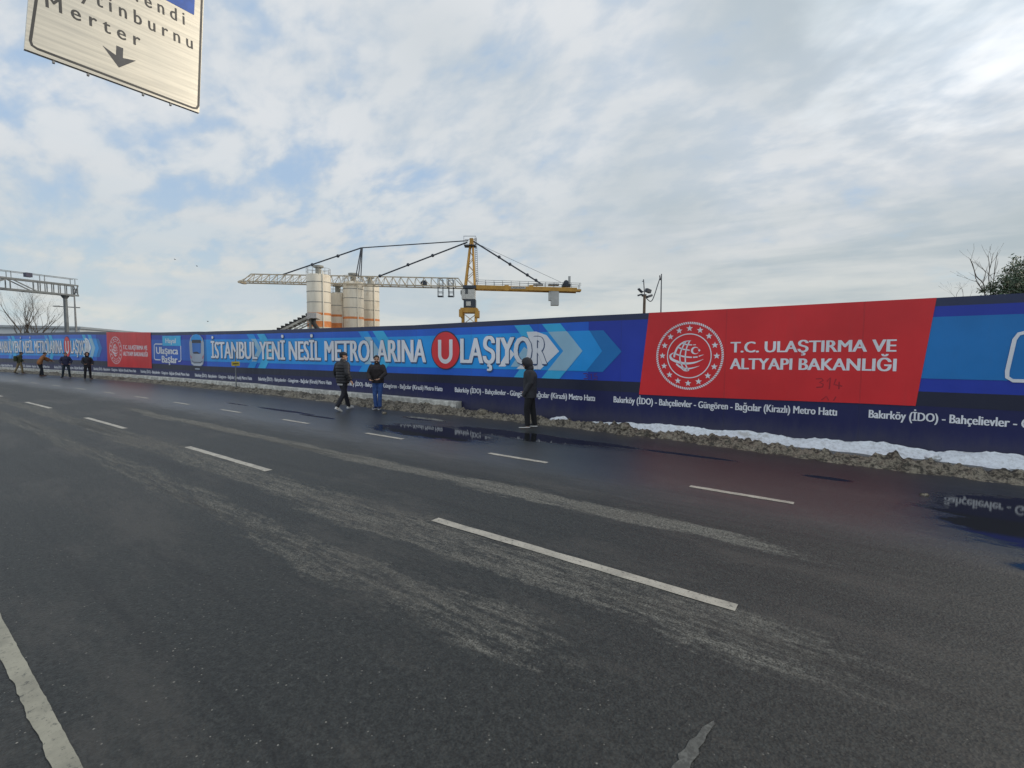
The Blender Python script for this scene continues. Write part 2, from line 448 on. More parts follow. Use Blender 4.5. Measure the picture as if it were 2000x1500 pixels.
    for cs, cy, rs, ry in PUDDLES:
        e = w.vmath('LENGTH', w.mapping(uv, (1 / rs, 1 / ry, 0), (0, 0, 0), (-cs / rs, -cy / ry, 0)))
        e = w.math('SUBTRACT', 1.0, e)
        pd = e if pd is None else w.math('MAXIMUM', pd, e)
    pw = w.math('ADD', pd, w.math('MULTIPLY', wn, 0.55))
    pw = w.math('ADD', pw, w.math('MULTIPLY', w.math('SUBTRACT', rag, 0.5), 0.28))
    damp = w.step(pw, -0.45, 0.1)
    pud = w.step(pw, -0.05, 0.18)
    c = w.mix(w.math('MULTIPLY', damp, 0.45), c, (0.017, 0.019, 0.020))
    c = w.mix(pud, c, (0.012, 0.013, 0.015))
    w.put(b.inputs['Base Color'], c)
    r = w.math('ADD', 0.50, w.math('MULTIPLY', grain2, 0.16))
    r = w.math('ADD', r, w.math('MULTIPLY', dry, 0.28))
    r = w.math('SUBTRACT', r, w.math('MULTIPLY', wet, 0.20))
    r = w.math('SUBTRACT', r, w.math('MULTIPLY', damp, 0.12))
    mr = w.new('ShaderNodeMix', data_type='FLOAT'); w.put(mr.inputs[0], pud); w.put(mr.inputs[2], r); mr.inputs[3].default_value = 0.032
    w.put(b.inputs['Roughness'], mr.outputs[0])
    w.put(b.inputs['Specular IOR Level'], w.math('ADD', 0.42, w.math('MULTIPLY', wet, 0.45)))
    bn = w.new('ShaderNodeBump'); bn.inputs['Distance'].default_value = 0.007
    st = w.math('MULTIPLY', w.math('SUBTRACT', 1.0, w.math('MULTIPLY', pud, 0.985)), w.math('SUBTRACT', 0.95, w.math('MULTIPLY', wet, 0.62)))
    w.put(bn.inputs['Strength'], st); w.put(bn.inputs['Height'], w.math('ADD', grain, w.math('MULTIPLY', vor.outputs['Distance'], 0.8)))
    w.put(b.inputs['Normal'], bn.outputs[0])
    return m
PUDDLES = [(-8.1, 7.9, 1.9, 0.75), (-6.2, 8.75, 2.2, 0.42), (-4.4, 8.95, 1.2, 0.16), (-2.6, 8.95, 0.9, 0.10), (-0.35, 8.55, 0.33, 0.10),
           (1.75, 7.6, 1.05, 1.35), (1.7, 6.0, 0.6, 0.2), (-14.6, 7.9, 1.6, 0.13), (-12.6, 7.75, 0.9, 0.10), (-17.6, 7.9, 0.8, 0.07), (-9.9, 9.3, 0.9, 0.25)]
def grid_sheet(name, s_list, y_list, z, material):
    me = bpy.data.meshes.new(name); vs = []; uvs = []
    for s in s_list:
        for y in y_list: vs.append(road(s, y, z)); uvs.append((s, y))
    n = len(y_list); fs = [(i * n + j, (i + 1) * n + j, (i + 1) * n + j + 1, i * n + j + 1) for i in range(len(s_list) - 1) for j in range(n - 1)]
    fs = [f[::-1] for f in fs] if s_list[0] > s_list[-1] else fs
    me.from_pydata(vs, [], fs); uvl = me.uv_layers.new(name='road')
    for lp in me.loops: uvl.data[lp.index].uv = uvs[lp.vertex_index]
    me.materials.append(material); me.update()
    o = bpy.data.objects.new(name, me); C.objects.link(o)
    return o
srow = [40, 16] + [12 - i * 2 for i in range(20)] + [-30 - i * 4 for i in range(40)]
srow = sorted(set(srow), reverse=True)
rd = grid_sheet('road', srow, [-7, -2, 0, 2, 4, 6, 8, 10, 11.6], 0.0, asphalt_material())
tag(rd, 'wet dark asphalt road with paler dry streaks and puddles', kind='structure')

def paint_material(name, col, worn):
    m = bpy.data.materials.new(name); m.use_nodes = True
    w = NT(m.node_tree); b = w.n['Principled BSDF']
    tc = w.new('ShaderNodeTexCoord').outputs['Object']
    f = w.noise(tc, 26, 6, 0.78); g2 = w.noise(tc, 5, 4, 0.6)
    c = w.mix(w.step(g2, 0.35, 0.7), col, tuple(x * 0.72 for x in col))
    c = w.mix(w.math('MULTIPLY', w.step(f, worn, worn + 0.08), 0.85), c, (0.05, 0.05, 0.046))
    c = w.mix(w.math('MULTIPLY', w.step(w.noise(tc, 70, 3, 0.7), 0.55, 0.7), 0.35), c, (0.08, 0.078, 0.07))
    w.put(b.inputs['Base Color'], c); b.inputs['Roughness'].default_value = 0.55
    MATS[name] = m
    return m
m_paint = paint_material('worn white road paint', (0.40, 0.378, 0.325), 0.56)
m_edge = paint_material('worn cream road paint', (0.30, 0.29, 0.23), 0.56)
def dash(s0, s1, y, wdt, seed):
    """one painted dash with slightly ragged outline, with a few millimetres of paint"""
    n = 14; rnd = random.Random(seed); mb = MB(); vs = []
    for i in range(n + 1):
        t = i / n; s = s0 + (s1 - s0) * t
        wob = 0.006
        vs.append(road(s, y - wdt / 2 + rnd.uniform(-wob, wob), 0.004)); vs.append(road(s, y + wdt / 2 + rnd.uniform(-wob, wob), 0.004))
    fs = [(2 * i, 2 * i + 1, 2 * i + 3, 2 * i + 2) for i in range(n)]
    mb.add(vs, fs)
    return mb
for i in range(9):
    s0 = -0.663 - 6.732 * i
    o = dash(s0, s0 - 3.1, 3.709, 0.115, i).build('lane_dash', m_paint)
    tag(o, 'worn white dash of the lane line through the middle of the road', kind='structure')
for i in range(18):
    s0 = -0.608 - 3.627 * i
    o = dash(s0, s0 - 1.27, 6.829, 0.105, 100 + i).build('lane_dash', m_paint)
    tag(o, 'short white dash of the lane line nearer the hoarding', kind='structure')
mb = MB(); rnd = random.Random(5); vs = []
ss = [3 - 0.04 * i for i in range(360)] + [-11.6 - 2 * i for i in range(50)]
for s in ss:
    vs.append(road(s, 0.425 + noise.noise((s * 5, 0, 0)) * 0.010 + noise.noise((s * 17, 0, 0)) * 0.006, 0.004)); vs.append(road(s, 0.508 + noise.noise((s * 4, 5, 0)) * 0.005 + noise.noise((s * 19, 0, 4)) * 0.005, 0.004))
mb.add(vs, [(2 * i, 2 * i + 1, 2 * i + 3, 2 * i + 2) for i in range(len(ss) - 1)])
tag(mb.build('edge_line', m_edge), 'cream edge line with ragged dirty border at the near left of the road', kind='structure')
# a scrap of old paint near the bottom right
mb = MB()
a, b_ = at(1390, 1412, 1), at(1330, 1490, 1)
def on_road(px, py, z=0.004):
    d = at(px, py, 1) - Vector((0, 0, CAMH)); t = (z - CAMH) / d.z
    return Vector((d.x * t, d.y * t, z))
mb.add([on_road(x, y) for x, y in ((1394, 1407), (1396, 1414), (1380, 1436), (1376, 1448), (1364, 1462), (1366, 1472), (1350, 1490), (1344, 1515), (1300, 1515), (1316, 1492), (1326, 1484), (1324, 1472), (1338, 1462), (1346, 1446), (1360, 1438), (1372, 1420))], [tuple(range(16))])
tag(mb.build('paint_scrap', paint_material('scuffed old paint', (0.115, 0.118, 0.108), 0.46)), 'scuffed scrap of old paint in the near lane', kind='structure')

# ------------------------------------------------------------------ snow along the hoarding
def snow_material(name, dirty):
    m = bpy.data.materials.new(name); m.use_nodes = True
    w = NT(m.node_tree); b = w.n['Principled BSDF']
    tc = w.new('ShaderNodeTexCoord').outputs['Object']
    n1 = w.noise(tc, 3.0, 6, 0.65); n2 = w.noise(tc, 14.0, 6, 0.72); n3 = w.noise(w.mapping(tc, loc=(9, 2, 1)), 38.0, 4, 0.7)
    if dirty:
        f = w.math('ADD', w.math('MULTIPLY', n2, 0.7), w.math('MULTIPLY', n1, 0.45))
        c = w.mix(w.step(f, 0.50, 0.62), (0.042, 0.035, 0.026), (0.255, 0.22, 0.165))
        c = w.mix(w.math('MULTIPLY', w.step(f, 0.64, 0.78), 0.75), c, (0.47, 0.44, 0.37))
        c = w.mix(w.math('MULTIPLY', w.step(n3, 0.50, 0.64), 0.8), c, (0.030, 0.025, 0.019))
    else:
        c = w.mix(w.step(n2, 0.40, 0.75), (0.76, 0.79, 0.83), (0.50, 0.51, 0.52))
        c = w.mix(w.math('MULTIPLY', w.step(n1, 0.56, 0.70), 0.55), c, (0.34, 0.31, 0.26))
        c = w.mix(w.math('MULTIPLY', w.step(n3, 0.66, 0.76), 0.5), c, (0.2, 0.18, 0.15))
    w.put(b.inputs['Base Color'], c); b.inputs['Roughness'].default_value = 0.75
    bn = w.new('ShaderNodeBump'); bn.inputs['Strength'].default_value = 0.9 if dirty else 0.35; bn.inputs['Distance'].default_value = 0.04
    w.put(bn.inputs['Height'], w.math('ADD', n2, w.math('MULTIPLY', n3, 0.5))); w.put(b.inputs['Normal'], bn.outputs[0])
    MATS[name] = m
    return m
m_dirty = snow_material('dirty ploughed snow', True); m_snow = snow_material('clean old snow', False)
FRONT = [(16, 9.2), (8, 9.5), (2, 9.72), (0, 9.74), (-2.3, 10.12), (-6, 10.33), (-9.5, 10.36), (-11, 10.05), (-13, 9.95), (-17, 10.3), (-22, 10.45), (-30, 10.5), (-48, 10.3), (-80, 10.1), (-110, 10.1)]
def lerp_tab(tab, s):
    if s >= tab[0][0]: return tab[0][1]
    for a, b in zip(tab, tab[1:]):
        if a[0] >= s >= b[0]: return a[1] + (b[1] - a[1]) * (a[0] - s) / (a[0] - b[0])
    return tab[-1][1]
def ridge(name, s_list, ny, y0f, y1f, hf, material, jag):
    vs = []; n = ny + 1
    for s in s_list:
        a = y0f(s); b = y1f(s)
        for j in range(n):
            t = j / ny; y = a + (b - a) * t
            p = road(s, y, 0)
            vs.append(Vector((p.x, p.y, hf(s, t, p))))
    fs = [(i * n + j, i * n + j + 1, (i + 1) * n + j + 1, (i + 1) * n + j) for i in range(len(s_list) - 1) for j in range(ny)]
    mb = MB(); mb.add(vs, fs, 0, not jag)
    o = mb.build(name, material)
    return o
def lump(p, k=1.0):
    v = noise.turbulence(Vector((p.x * 3.2, p.y * 3.2, 0)), 4, True, noise_basis='PERLIN_ORIGINAL') - 0.55
    c = noise.cell_vector(Vector((p.x * 7 + noise.noise(p * 4), p.y * 7 + noise.noise(p * 5), 0.0))).x
    d, _ = noise.voronoi(Vector((p.x * 5.5, p.y * 5.5, 0)))
    e, _ = noise.voronoi(Vector((p.x * 10.5, p.y * 10.5, 2.0)))
    return (v * 0.10 + (0.32 - d[0]) * 0.14 + (0.3 - e[0]) * 0.08) * k
def dirty_h(s, t, p):
    far = 1.0 if s < -10.5 else (0.0 if s > -8.5 else (-8.5 - s) / 2.0)
    prof_near = math.sin(math.pi * min(1, t * 1.02)) ** 0.8 * (0.165 + 0.07 * noise.noise(Vector((s * 0.7, 0, 0))))
    prof_far = (1 - (1 - t) ** 2.2) * (0.215 + 0.05 * noise.noise(Vector((s * 0.5, 3, 0))))
    h = prof_near * (1 - far) + prof_far * far
    edge = min(1, t * 7, (1 - t) * 7 if far < 0.5 else 1)
    return max(-0.03, -0.03 + 0.03 * edge + h + lump(p, 1.0 - 0.35 * far * t) * edge)
def y_front(s): return lerp_tab(FRONT, s) + 0.16 * noise.noise(Vector((s * 1.1, 7, 0))) + 0.08 * noise.noise(Vector((s * 3.7, 2, 0)))
def y_back(s):
    near = y_front(s) + 0.95 + 0.18 * noise.noise(Vector((s * 1.6, 11, 0)))
    far = 10.98
    k = 1.0 if s < -10.5 else (0.0 if s > -8.5 else (-8.5 - s) / 2.0)
    return near * (1 - k) + far * k
def frange(a, b, st):
    o = []
    while a > b: o.append(a); a -= st
    return o
s_near = frange(10, 3, 0.08) + frange(3, -16, 0.028) + frange(-16, -32, 0.07) + frange(-32, -105, 0.25)
tag(ridge('dirty_snow_bank', s_near, 30, y_front, y_back, dirty_h, m_dirty, False),
    'lumpy grey brown ridge of dirty ploughed snow along the foot of the hoarding', 'snow bank', kind='stuff')
def strip_h(s, t, p):
    h = (0.035 + 0.20 * t ** 1.2) * (0.9 + 0.35 * noise.noise(Vector((s * 1.3, 1, 0)))) - 0.13 * (1 - t * 0.75) * max(0, 0.45 + 1.1 * noise.noise(Vector((p.x * 1.7, p.y * 5, 7))))
    return -0.02 + h * min(1, t * 4) + 0.025 * noise.noise(p * 6) + 0.02 * noise.noise(p * 17)
def y_strip0(s): return max(y_back(s) - 0.05, 10.72 + 0.14 * noise.noise(Vector((s * 0.9, 4, 0))) + (0.25 if s > -3 else 0))
tag(ridge('white_snow_strip', frange(12, -9.0, 0.05), 14, y_strip0, lambda s: 11.31 + 0.012 * min(8, max(0, s + 6)), strip_h, m_snow, False),
    'strip of cleaner white snow against the foot of the hoarding', 'snow', kind='stuff')
# loose blocks of ice and snow that can be told apart
def ice_block(s, y, r, material, label, seed, flat=False):
    rnd = random.Random(seed); bm = bmesh.new(); bmesh.ops.create_icosphere(bm, subdivisions=3, radius=1)
    sx, sy, sz = r * rnd.uniform(1.0, 1.5), r * rnd.uniform(0.8, 1.1), r * rnd.uniform(0.55, 0.8)
    for v in bm.verts:
        k = 1 + 0.35 * noise.noise(v.co * 1.7 + Vector((seed, 0, 0))) + 0.12 * noise.noise(v.co * 5 + Vector((0, seed, 0)))
        v.co = Vector((v.co.x * sx, v.co.y * sy, v.co.z * sz)) * k
    me = bpy.data.meshes.new('snow_block'); bm.to_mesh(me); bm.free(); me.materials.append(material)
    for p in me.polygons: p.use_smooth = True
    o = bpy.data.objects.new('snow_block', me); C.objects.link(o); q = road(s, y, 0)
    bank = dirty_h(s, 0.5, q) if y > y_front(s) else 0
    o.location = (q.x, q.y, max(0, bank) * 0.9 + sz * (0.1 if flat else 0.45))
    tag(o, label, 'snow block')
    return o
ice_block(-4.45, 10.55, 0.15, m_dirty, 'largest grey snow block standing up on the bank right of the hooded person', 3)
ice_block(-8.9, 10.75, 0.16, m_dirty, 'rounded grey snow block just right of the concrete barrier end', 9)
ice_block(1.05, 10.72, 0.09, m_snow, 'small white snow lump between the bank and the white strip at the right', 12)
ice_block(-11.6, 9.35, 0.07, m_dirty, 'small pale snow lump alone on the asphalt right of the person in jeans', 21)
ice_block(0.75, 8.3, 0.035, m_dirty, 'tiny flat slush scrap lying on the wet asphalt at the right', 33, True)

# =================================================================== HOARDING
navy = print_mat('navy print', rgb(12, 20, 78)); black = print_mat('black navy print', rgb(20, 27, 54))
royal = print_mat('royal blue print', rgb(14, 96, 208)); royal2 = print_mat('deep royal print', rgb(22, 54, 168))
light = print_mat('light blue print', rgb(12, 152, 232)); light2 = print_mat('mid blue print', rgb(0, 116, 190))
sky_b = print_mat('pale chevron print', rgb(48, 178, 230)); pale = print_mat('pale grey blue print', rgb(150, 192, 216))
red = print_mat('red print', rgb(212, 32, 40)); white = print_mat('white print', rgb(226, 228, 234)); topc = print_mat('dark slate print', rgb(36, 48, 84))
outl = print_mat('slate outline print', rgb(52, 78, 120)); redc = print_mat('bright red print', rgb(222, 46, 54)); panelb = print_mat('slogan blue print', rgb(20, 92, 190))
greyp = print_mat('grey print', rgb(160, 170, 186)); glassp = print_mat('windscreen print', rgb(40, 110, 190)); darkp = print_mat('dark glass print', rgb(36, 44, 62))
mauve = print_mat('mauve print', rgb(170, 110, 130))
CUTS = sorted(set([r[0] for r in FT] + [x * 1.5 for x in range(-48, 8)]))
LAY = 0.0035
def fmap(x, z, layer): return fp(x, z, 0.03 + LAY * layer)
base = fg(0, 0)
hoard = thing('hoarding', base, 'long blue and red printed site hoarding standing behind the snow bank', 'hoarding')
mb = MB(); us = sorted(set(CUTS), reverse=True); vs = []
for u in us:
    zt = fence_row(u)[2] + 0.012 * noise.noise(Vector((u * 1.9, 0, 3)))
    vs += [fg(u, -0.02, 0.03), fg(u, zt, 0.03), fg(u, zt, -0.03), fg(u, -0.02, -0.03)]
n = len(us)
fs = []
for i in range(n - 1):
    a, b = 4 * i, 4 * i + 4
    for k in range(4): fs.append((a + k, b + k, b + (k + 1) % 4, a + (k + 1) % 4))
fs += [(0, 1, 2, 3), (4 * n - 1, 4 * n - 2, 4 * n - 3, 4 * n - 4)]
mb.add(vs, fs); mb.build('panel', navy, hoard)
# back bracing, out of sight from the road
m_galv = mat('galvanised steel', (0.35, 0.36, 0.37), 0.5, metal=0.6)
for u in range(12, -72, -6):
    mb = MB(); mb.bar(fg(u, 2.5, -0.07), fg(u, 0, -1.4), 0.08); mb.build('brace', m_galv, hoard)
    mb = MB(); mb.bar(fg(u, 2.5, -0.08), fg(u, 0, -0.08), 0.08); mb.build('back_post', m_galv, hoard)
def rect(u0, u1, z0, z1): return poly2d([(u0, z0), (u1, z0), (u1, z1), (u0, z1)])
flat_obj('colour_bands', [(rect(-72, 14, 2.68, 2.825), topc, 1), (rect(-72, 14, 1.17, 2.68), royal2, 1), (rect(-72, 14, 0.91, 1.17), black, 1)], fmap, hoard, CUTS)

def period(off, k=1.0):
    """one run of the printed artwork; off shifts it along the fence"""
    P = lambda u: off + u * k
    fm = lambda x, z, l: fmap(P(x), z, l)
    cuts = [(c - off) / k for c in CUTS]
    # light band ending in the arrow, royal centre
    flat_obj('light_band', [(poly2d([(-26.9, 1.40), (-5.34, 1.39), (-4.84, 1.91), (-5.34, 2.445), (-26.9, 2.45)]), light2, 3),
                            (rect(-24.9, -5.75, 1.175, 2.675), royal, 2),
                            (poly2d([(-24.9, 1.402), (-5.80, 1.402), (-5.36, 1.92), (-5.72, 2.448), (-24.9, 2.448)]), light, 4)], fm, hoard, cuts)
    # chevrons
    pieces = []
    def chev(u, wdt, z0, z1, m, layer, tip=0.60):
        zm = (z0 + z1) / 2
        pieces.append(('chevron', poly2d([(u - tip, z1), (u - tip + wdt, z1), (u + wdt, zm), (u - tip + wdt, z0), (u - tip, z0), (u, zm)]), m, layer))
    chev(-6.47, 0.56, 1.175, 2.665, sky_b, 5, 0.66); chev(-6.47, 0.56, 1.40, 2.45, pale, 6, 0.46)
    chev(-7.42, 0.50, 1.175, 2.665, sky_b, 5, 0.62); 
    pieces.append(('stripe', poly2d([(-7.62, 2.47), (-7.31, 2.47), (-6.98, 2.36), (-6.59, 1.92), (-7.16, 1.42), (-7.95, 1.42), (-7.4, 1.92)]), white, 6))
    pieces.append(('stripe', poly2d([(-8.58, 1.48), (-8.34, 1.48), (-8.02, 1.84), (-8.2, 2.02)]), white, 6))
    pieces.append(('stripe', poly2d([(-8.15, 1.48), (-7.86, 1.48), (-7.5, 1.92), (-7.7, 2.05)]), pale, 6))
    for u in (-20.3, -13.3):
        chev(u, 0.54, 1.175, 2.665, sky_b, 5, 0.62); chev(u - 0.75, 0.5, 1.175, 2.665, light, 5, 0.62); chev(u - 0.62, 0.34, 1.46, 2.46, pale, 6, 0.44)
    for nm, bm_, m_, l_ in pieces: flat_obj(nm, [(bm_, m_, l_)], fm, hoard, cuts)
    # headline
    for body, a, b in (('İSTANBUL YENİ NESİL METROLARINA', -24.46, -11.45), ('LAŞIYOR', -9.97, -6.99)):
        flat_obj('headline', heavy(body, a + 0.015, b + 0.015, 1.555, 0.76, 0, outl, 7, 0.045) + heavy(body, a, b, 1.57, 0.76, 0.032, white, 8.2), fm, hoard, cuts)
    flat_obj('letter_badge', [(poly2d(circ(-10.6, 1.965, 0.60, 0.625)), darkp, 7), (poly2d(circ(-10.6, 1.965, 0.565, 0.59)), redc, 8),
                              (stroke2d([(-10.83, 2.31)] + [(-10.83, 1.9)] + [(-10.6 + 0.23 * math.cos(a), 1.84 + 0.24 * math.sin(a)) for a in [math.pi + math.pi * i / 12 for i in range(13)]] + [(-10.37, 1.9), (-10.37, 2.31)], 0.135), white, 9)], fm, hoard, cuts)
def train(off, k=1.0):
    fm = lambda x, z, l: fmap(off + x * k, z, l); c = -25.70
    prof = [(-0.50, 1.25), (-0.30, 1.16), (0.30, 1.16), (0.50, 1.25), (0.60, 1.60), (0.62, 2.30), (0.52, 2.52), (0.30, 2.67), (0, 2.715), (-0.30, 2.67), (-0.52, 2.52), (-0.62, 2.30), (-0.60, 1.60)]
    P = [(poly2d([(c + x, z) for x, z in prof]), greyp, 7),
         (poly2d([(c + x * 0.8, 2.38 + (z - 2.3) * 0.8) for x, z in prof if z > 2.25]), light, 8),
         (poly2d([(c - 0.38, 2.44), (c + 0.38, 2.44), (c + 0.38, 2.28), (c - 0.38, 2.28)]), darkp, 9),
         (poly2d([(c - 0.38, 2.275), (c + 0.38, 2.275), (c + 0.34, 1.80), (c + 0.26, 1.76), (c - 0.26, 1.76), (c - 0.34, 1.80)]), glassp, 9),
         (poly2d([(c - 0.30, 1.83), (c + 0.05, 1.86), (c + 0.26, 1.78), (c + 0.2, 1.762), (c - 0.26, 1.762)]), darkp, 10),
         (poly2d([(c - 0.58, 1.72), (c - 0.44, 1.60), (c - 0.44, 1.50), (c - 0.56, 1.55)]), mauve, 8), (poly2d([(c + 0.58, 1.72), (c + 0.44, 1.60), (c + 0.44, 1.50), (c + 0.56, 1.55)]), mauve, 8),
         (stroke2d([(c - 0.46, 1.42), (c - 0.3, 1.34), (c + 0.3, 1.34), (c + 0.46, 1.42)], 0.035), darkp, 8),
         (stroke2d([(c - 0.44, 1.30), (c - 0.25, 1.215), (c + 0.25, 1.215), (c + 0.44, 1.30)], 0.03), white, 8),
         (poly2d([(c - 0.2, 0.985), (c + 0.2, 0.985), (c + 0.2, 1.045), (c - 0.2, 1.045)]), greyp, 7)]
    flat_obj('train_picture', P, fm, hoard, None)
def slogan(off, box=True):
    fm = lambda x, z, l: fmap(off + x, z, l)
    P = [(rect(-29.9, -26.3, 1.41, 2.44), panelb, 4)] if box else []
    fr = [(-28.84, 2.215), (-29.50, 2.215), (-29.60, 2.18), (-29.63, 2.10), (-29.66, 1.50), (-29.63, 1.42), (-29.55, 1.38), (-29.08, 1.38)]
    P.append((stroke2d(fr, 0.055), white, 6))
    P.append((stroke2d([(-27.10, 2.14), (-27.12, 1.42), (-27.18, 1.36), (-27.38, 1.345)], 0.055), white, 6))
    P.append((rect(-28.82, -27.08, 2.13, 2.64), sky_b, 6))
    P += heavy('Hayal', -28.5, -27.55, 2.27, 0.24, 0.012, white, 7)
    P += heavy('Ulaşınca', -29.44, -27.37, 1.70, 0.36, 0.024, white, 7)
    P += heavy('Başlar', -28.93, -27.45, 1.245, 0.36, 0.024, white, 7)
    flat_obj('slogan', P, fm, hoard, [c - off for c in CUTS])
period(0.0); train(0.0); slogan(0.0)
period(-31.7, 0.72); train(-31.5, 0.75); slogan(-26.0)
# the next run starts at the right edge of the picture
flat_obj('blue_panel', [(rect(0.80, 14, 1.405, 2.495), light2, 3)], fmap, hoard, CUTS)
fr = [(4.6, 2.215), (2.22, 2.215), (2.09, 2.17), (2.045, 2.08), (1.985, 1.56), (1.99, 1.46), (2.06, 1.405), (4.9, 1.40)]
flat_obj('slogan', [(stroke2d(fr, 0.055), white, 6), (rect(2.9, 4.7, 2.13, 2.64), sky_b, 7)] + heavy('Hayal', 3.2, 4.2, 2.27, 0.24, 0.012, white, 8) + heavy('Ulaşınca', 2.35, 4.5, 1.70, 0.36, 0.024, white, 8) + heavy('Başlar', 2.9, 4.4, 1.245, 0.36, 0.024, white, 8), fmap, hoard, CUTS)

def ministry(c, ks, slant, label=None):
    """red panel with emblem and ministry name, centred on c; ks squeezes it along the fence"""
    U = lambda u: c + (u + 1.65) * ks
    fm = lambda x, z, l: fmap(U(x), z, l)
    cuts = [(q - c) / ks - 1.65 for q in CUTS]
    sl = slant
    flat_obj('red_panel', [(poly2d([(-4.27 - sl, 0.87), (0.93 - sl, 0.905), (0.93 + sl, 2.83), (-4.27 + sl, 2.83)]), red, 6)], fm, hoard, cuts)
    ex, ez, er = -3.22, 1.81, 0.735
    E_ = []
    for i in range(96):                                    # rope border
        a = 2 * math.pi * i / 96; b = a + 0.045; r0, r1 = er * 0.955, er * 1.02
        q = lambda r, t: (ex + r * math.cos(t), ez + r * 1.03 * math.sin(t))
        E_.append(poly2d([q(r0, a), q(r1, a + 0.03), q(r1, b + 0.03), q(r0, b)]))
    for i in range(16):
        a = math.pi / 2 + 2 * math.pi * i / 16; sx, sz = ex + er * 0.82 * math.cos(a), ez + er * 0.85 * math.sin(a)
        E_.append(poly2d([(sx + (0.075 if j % 2 == 0 else 0.032) * math.cos(math.pi / 2 + j * math.pi / 5), sz + (0.075 if j % 2 == 0 else 0.032) * math.sin(math.pi / 2 + j * math.pi / 5)) for j in range(10)]))
    ring = circ(ex, ez, er * 0.66, er * 0.68, 64); E_.append(stroke2d(ring + ring[:1], 0.022))
    S_ = lambda x, y: (ex + (x - 690) / 555 * er, ez - (y - 755) / 555 * er * 1.03)
    def st(pts, w0):
        pp = smooth_pts([S_(*p[:2]) + ((p[2] if len(p) > 2 else w0) / 555 * er,) for p in pts], 5)
        E_.append(stroke2d([p[:2] for p in pp], [p[2] for p in pp]))
    st([(720, 500, 8), (600, 522, 20), (500, 605, 30), (450, 720, 34), (440, 780, 26)], 26)
    st([(432, 700, 10), (375, 745, 30), (395, 805, 44), (500, 855, 44), (640, 882, 38), (800, 862, 26), (932, 808, 5)], 30)
    st([(480, 888, 26), (560, 948, 30), (660, 968, 28), (760, 955, 20), (872, 918, 4)], 24)
    st([(560, 540, 24), (650, 566, 20), (742, 572, 16)], 18); st([(756, 571), (802, 570)], 13)
    st([(505, 612, 24), (600, 645, 22), (702, 660, 18)], 20)
    st([(470, 722, 20), (560, 755, 26), (650, 772, 26), (742, 778, 22)], 24); st([(760, 777), (836, 771)], 22); st([(856, 760, 20), (932, 734, 4)], 14)
    st([(640, 505), (585, 600), (548, 700), (540, 800), (562, 885), (610, 965), (650, 1000)], 22)
    st([(700, 502), (656, 600), (635, 700), (632, 800), (640, 890), (668, 960), (700, 998)], 22)
    st([(560, 962, 8), (625, 1002, 18), (695, 1004, 8)], 14)
    cr = [S_(790 + 68 * math.cos(a), 665 + 62 * math.sin(a)) for a in [0.62 + (2 * math.pi - 1.24) * i / 24 for i in range(25)]]
    ci = [S_(806 + 50 * math.cos(a), 665 + 47 * math.sin(a)) for a in [0.62 + (2 * math.pi - 1.24) * i / 24 for i in range(25)]]
    bm = bmesh.new(); va = [bm.verts.new((*p, 0)) for p in cr]; vb = [bm.verts.new((*p, 0)) for p in ci]
    for i in range(24): bm.faces.new((va[i], va[i + 1], vb[i + 1], vb[i]))
    E_.append(bm)
    E_.append(poly2d([S_(860 + (27 if j % 2 == 0 else 12) * math.cos(j * math.pi / 5), 662 + (27 if j % 2 == 0 else 12) * math.sin(j * math.pi / 5)) for j in range(10)]))
    flat_obj('emblem', [(b, white, 7) for b in E_], fm, hoard, cuts)
    flat_obj('ministry_name', heavy('T.C. ULAŞTIRMA VE', -2.33, 0.50, 1.885, 0.225, 0.011, white, 7) + heavy('ALTYAPI BAKANLIĞI', -2.33, 0.515, 1.525, 0.23, 0.011, white, 7), fm, hoard, cuts)
ministry(-1.65, 1.0, 0.10)
ministry(-32.25, 0.90, 0.02)
# line name repeated along the foot of the print
LINE = 'Bakırköy (İDO) - Bahçelievler - Güngören - Bağcılar (Kirazlı) Metro Hattı'
for u0, u1 in ((10.5, 15.0), (5.35, 10.0), (0.157, 4.83), (-5.024, -0.357), (-10.227, -5.543), (-15.5, -10.75), (-20.93, -16.2), (-25.95, -21.4), (-31.1, -26.45), (-36.3, -31.6), (-41.2, -36.9), (-46, -41.8), (-51, -46.8), (-56, -51.8)):
    if u1 > 14: continue
    z0 = 0.63
    flat_obj('line_name', heavy(LINE, u0, u1, 0.635, 0.15, 0.006, white, 2), fmap, hoard, CUTS)
# faint spray-painted numbers
m_spray = mat('dark spray paint', (0.36, 0.012, 0.022), 0.6); m_spray2 = mat('purple spray paint', (0.075, 0.025, 0.18), 0.6)
def scrawl(strokes, x0, z0, sx, sz, m, layer, wdt):
    bm = bmesh.new()
    for st in strokes: stroke2d([(x0 + x * sx, z0 + z * sz) for x, z in st], wdt, bm)
    flat_obj('sprayed_number', [(bm, m, layer)], fmap, hoard, None)
three = [(0, 0.95), (0.45, 1.0), (0.6, 0.8), (0.3, 0.58), (0.62, 0.40), (0.55, 0.12), (0.05, 0.05)]
one = [(0.85, 0.75), (1.05, 1.0), (1.05, 0.0)]
scrawl([three, one, [(1.75, 1), (1.4, 0.95), (1.4, 0.6), (1.8, 0.5), (1.75, 0.08), (1.35, 0.05)]], -5.88, 1.19, 0.22, 0.15, m_spray2, 3, 0.028)
scrawl([three, [(0.9, 0.7), (1.15, 1.1), (1.1, -0.1)], [(1.6, 1.0), (1.45, 0.4), (2.1, 0.25)], [(1.85, 0.7), (1.85, -0.05)]], -0.73, 1.17, 0.21, 0.19, m_spray, 7, 0.022)
scrawl([[(0, 0), (0.2, 0.5), (0.3, 0)], [(0.6, 0.5), (0.5, 0)]], -0.62, 0.93, 0.4, 0.16, m_spray, 7, 0.02)

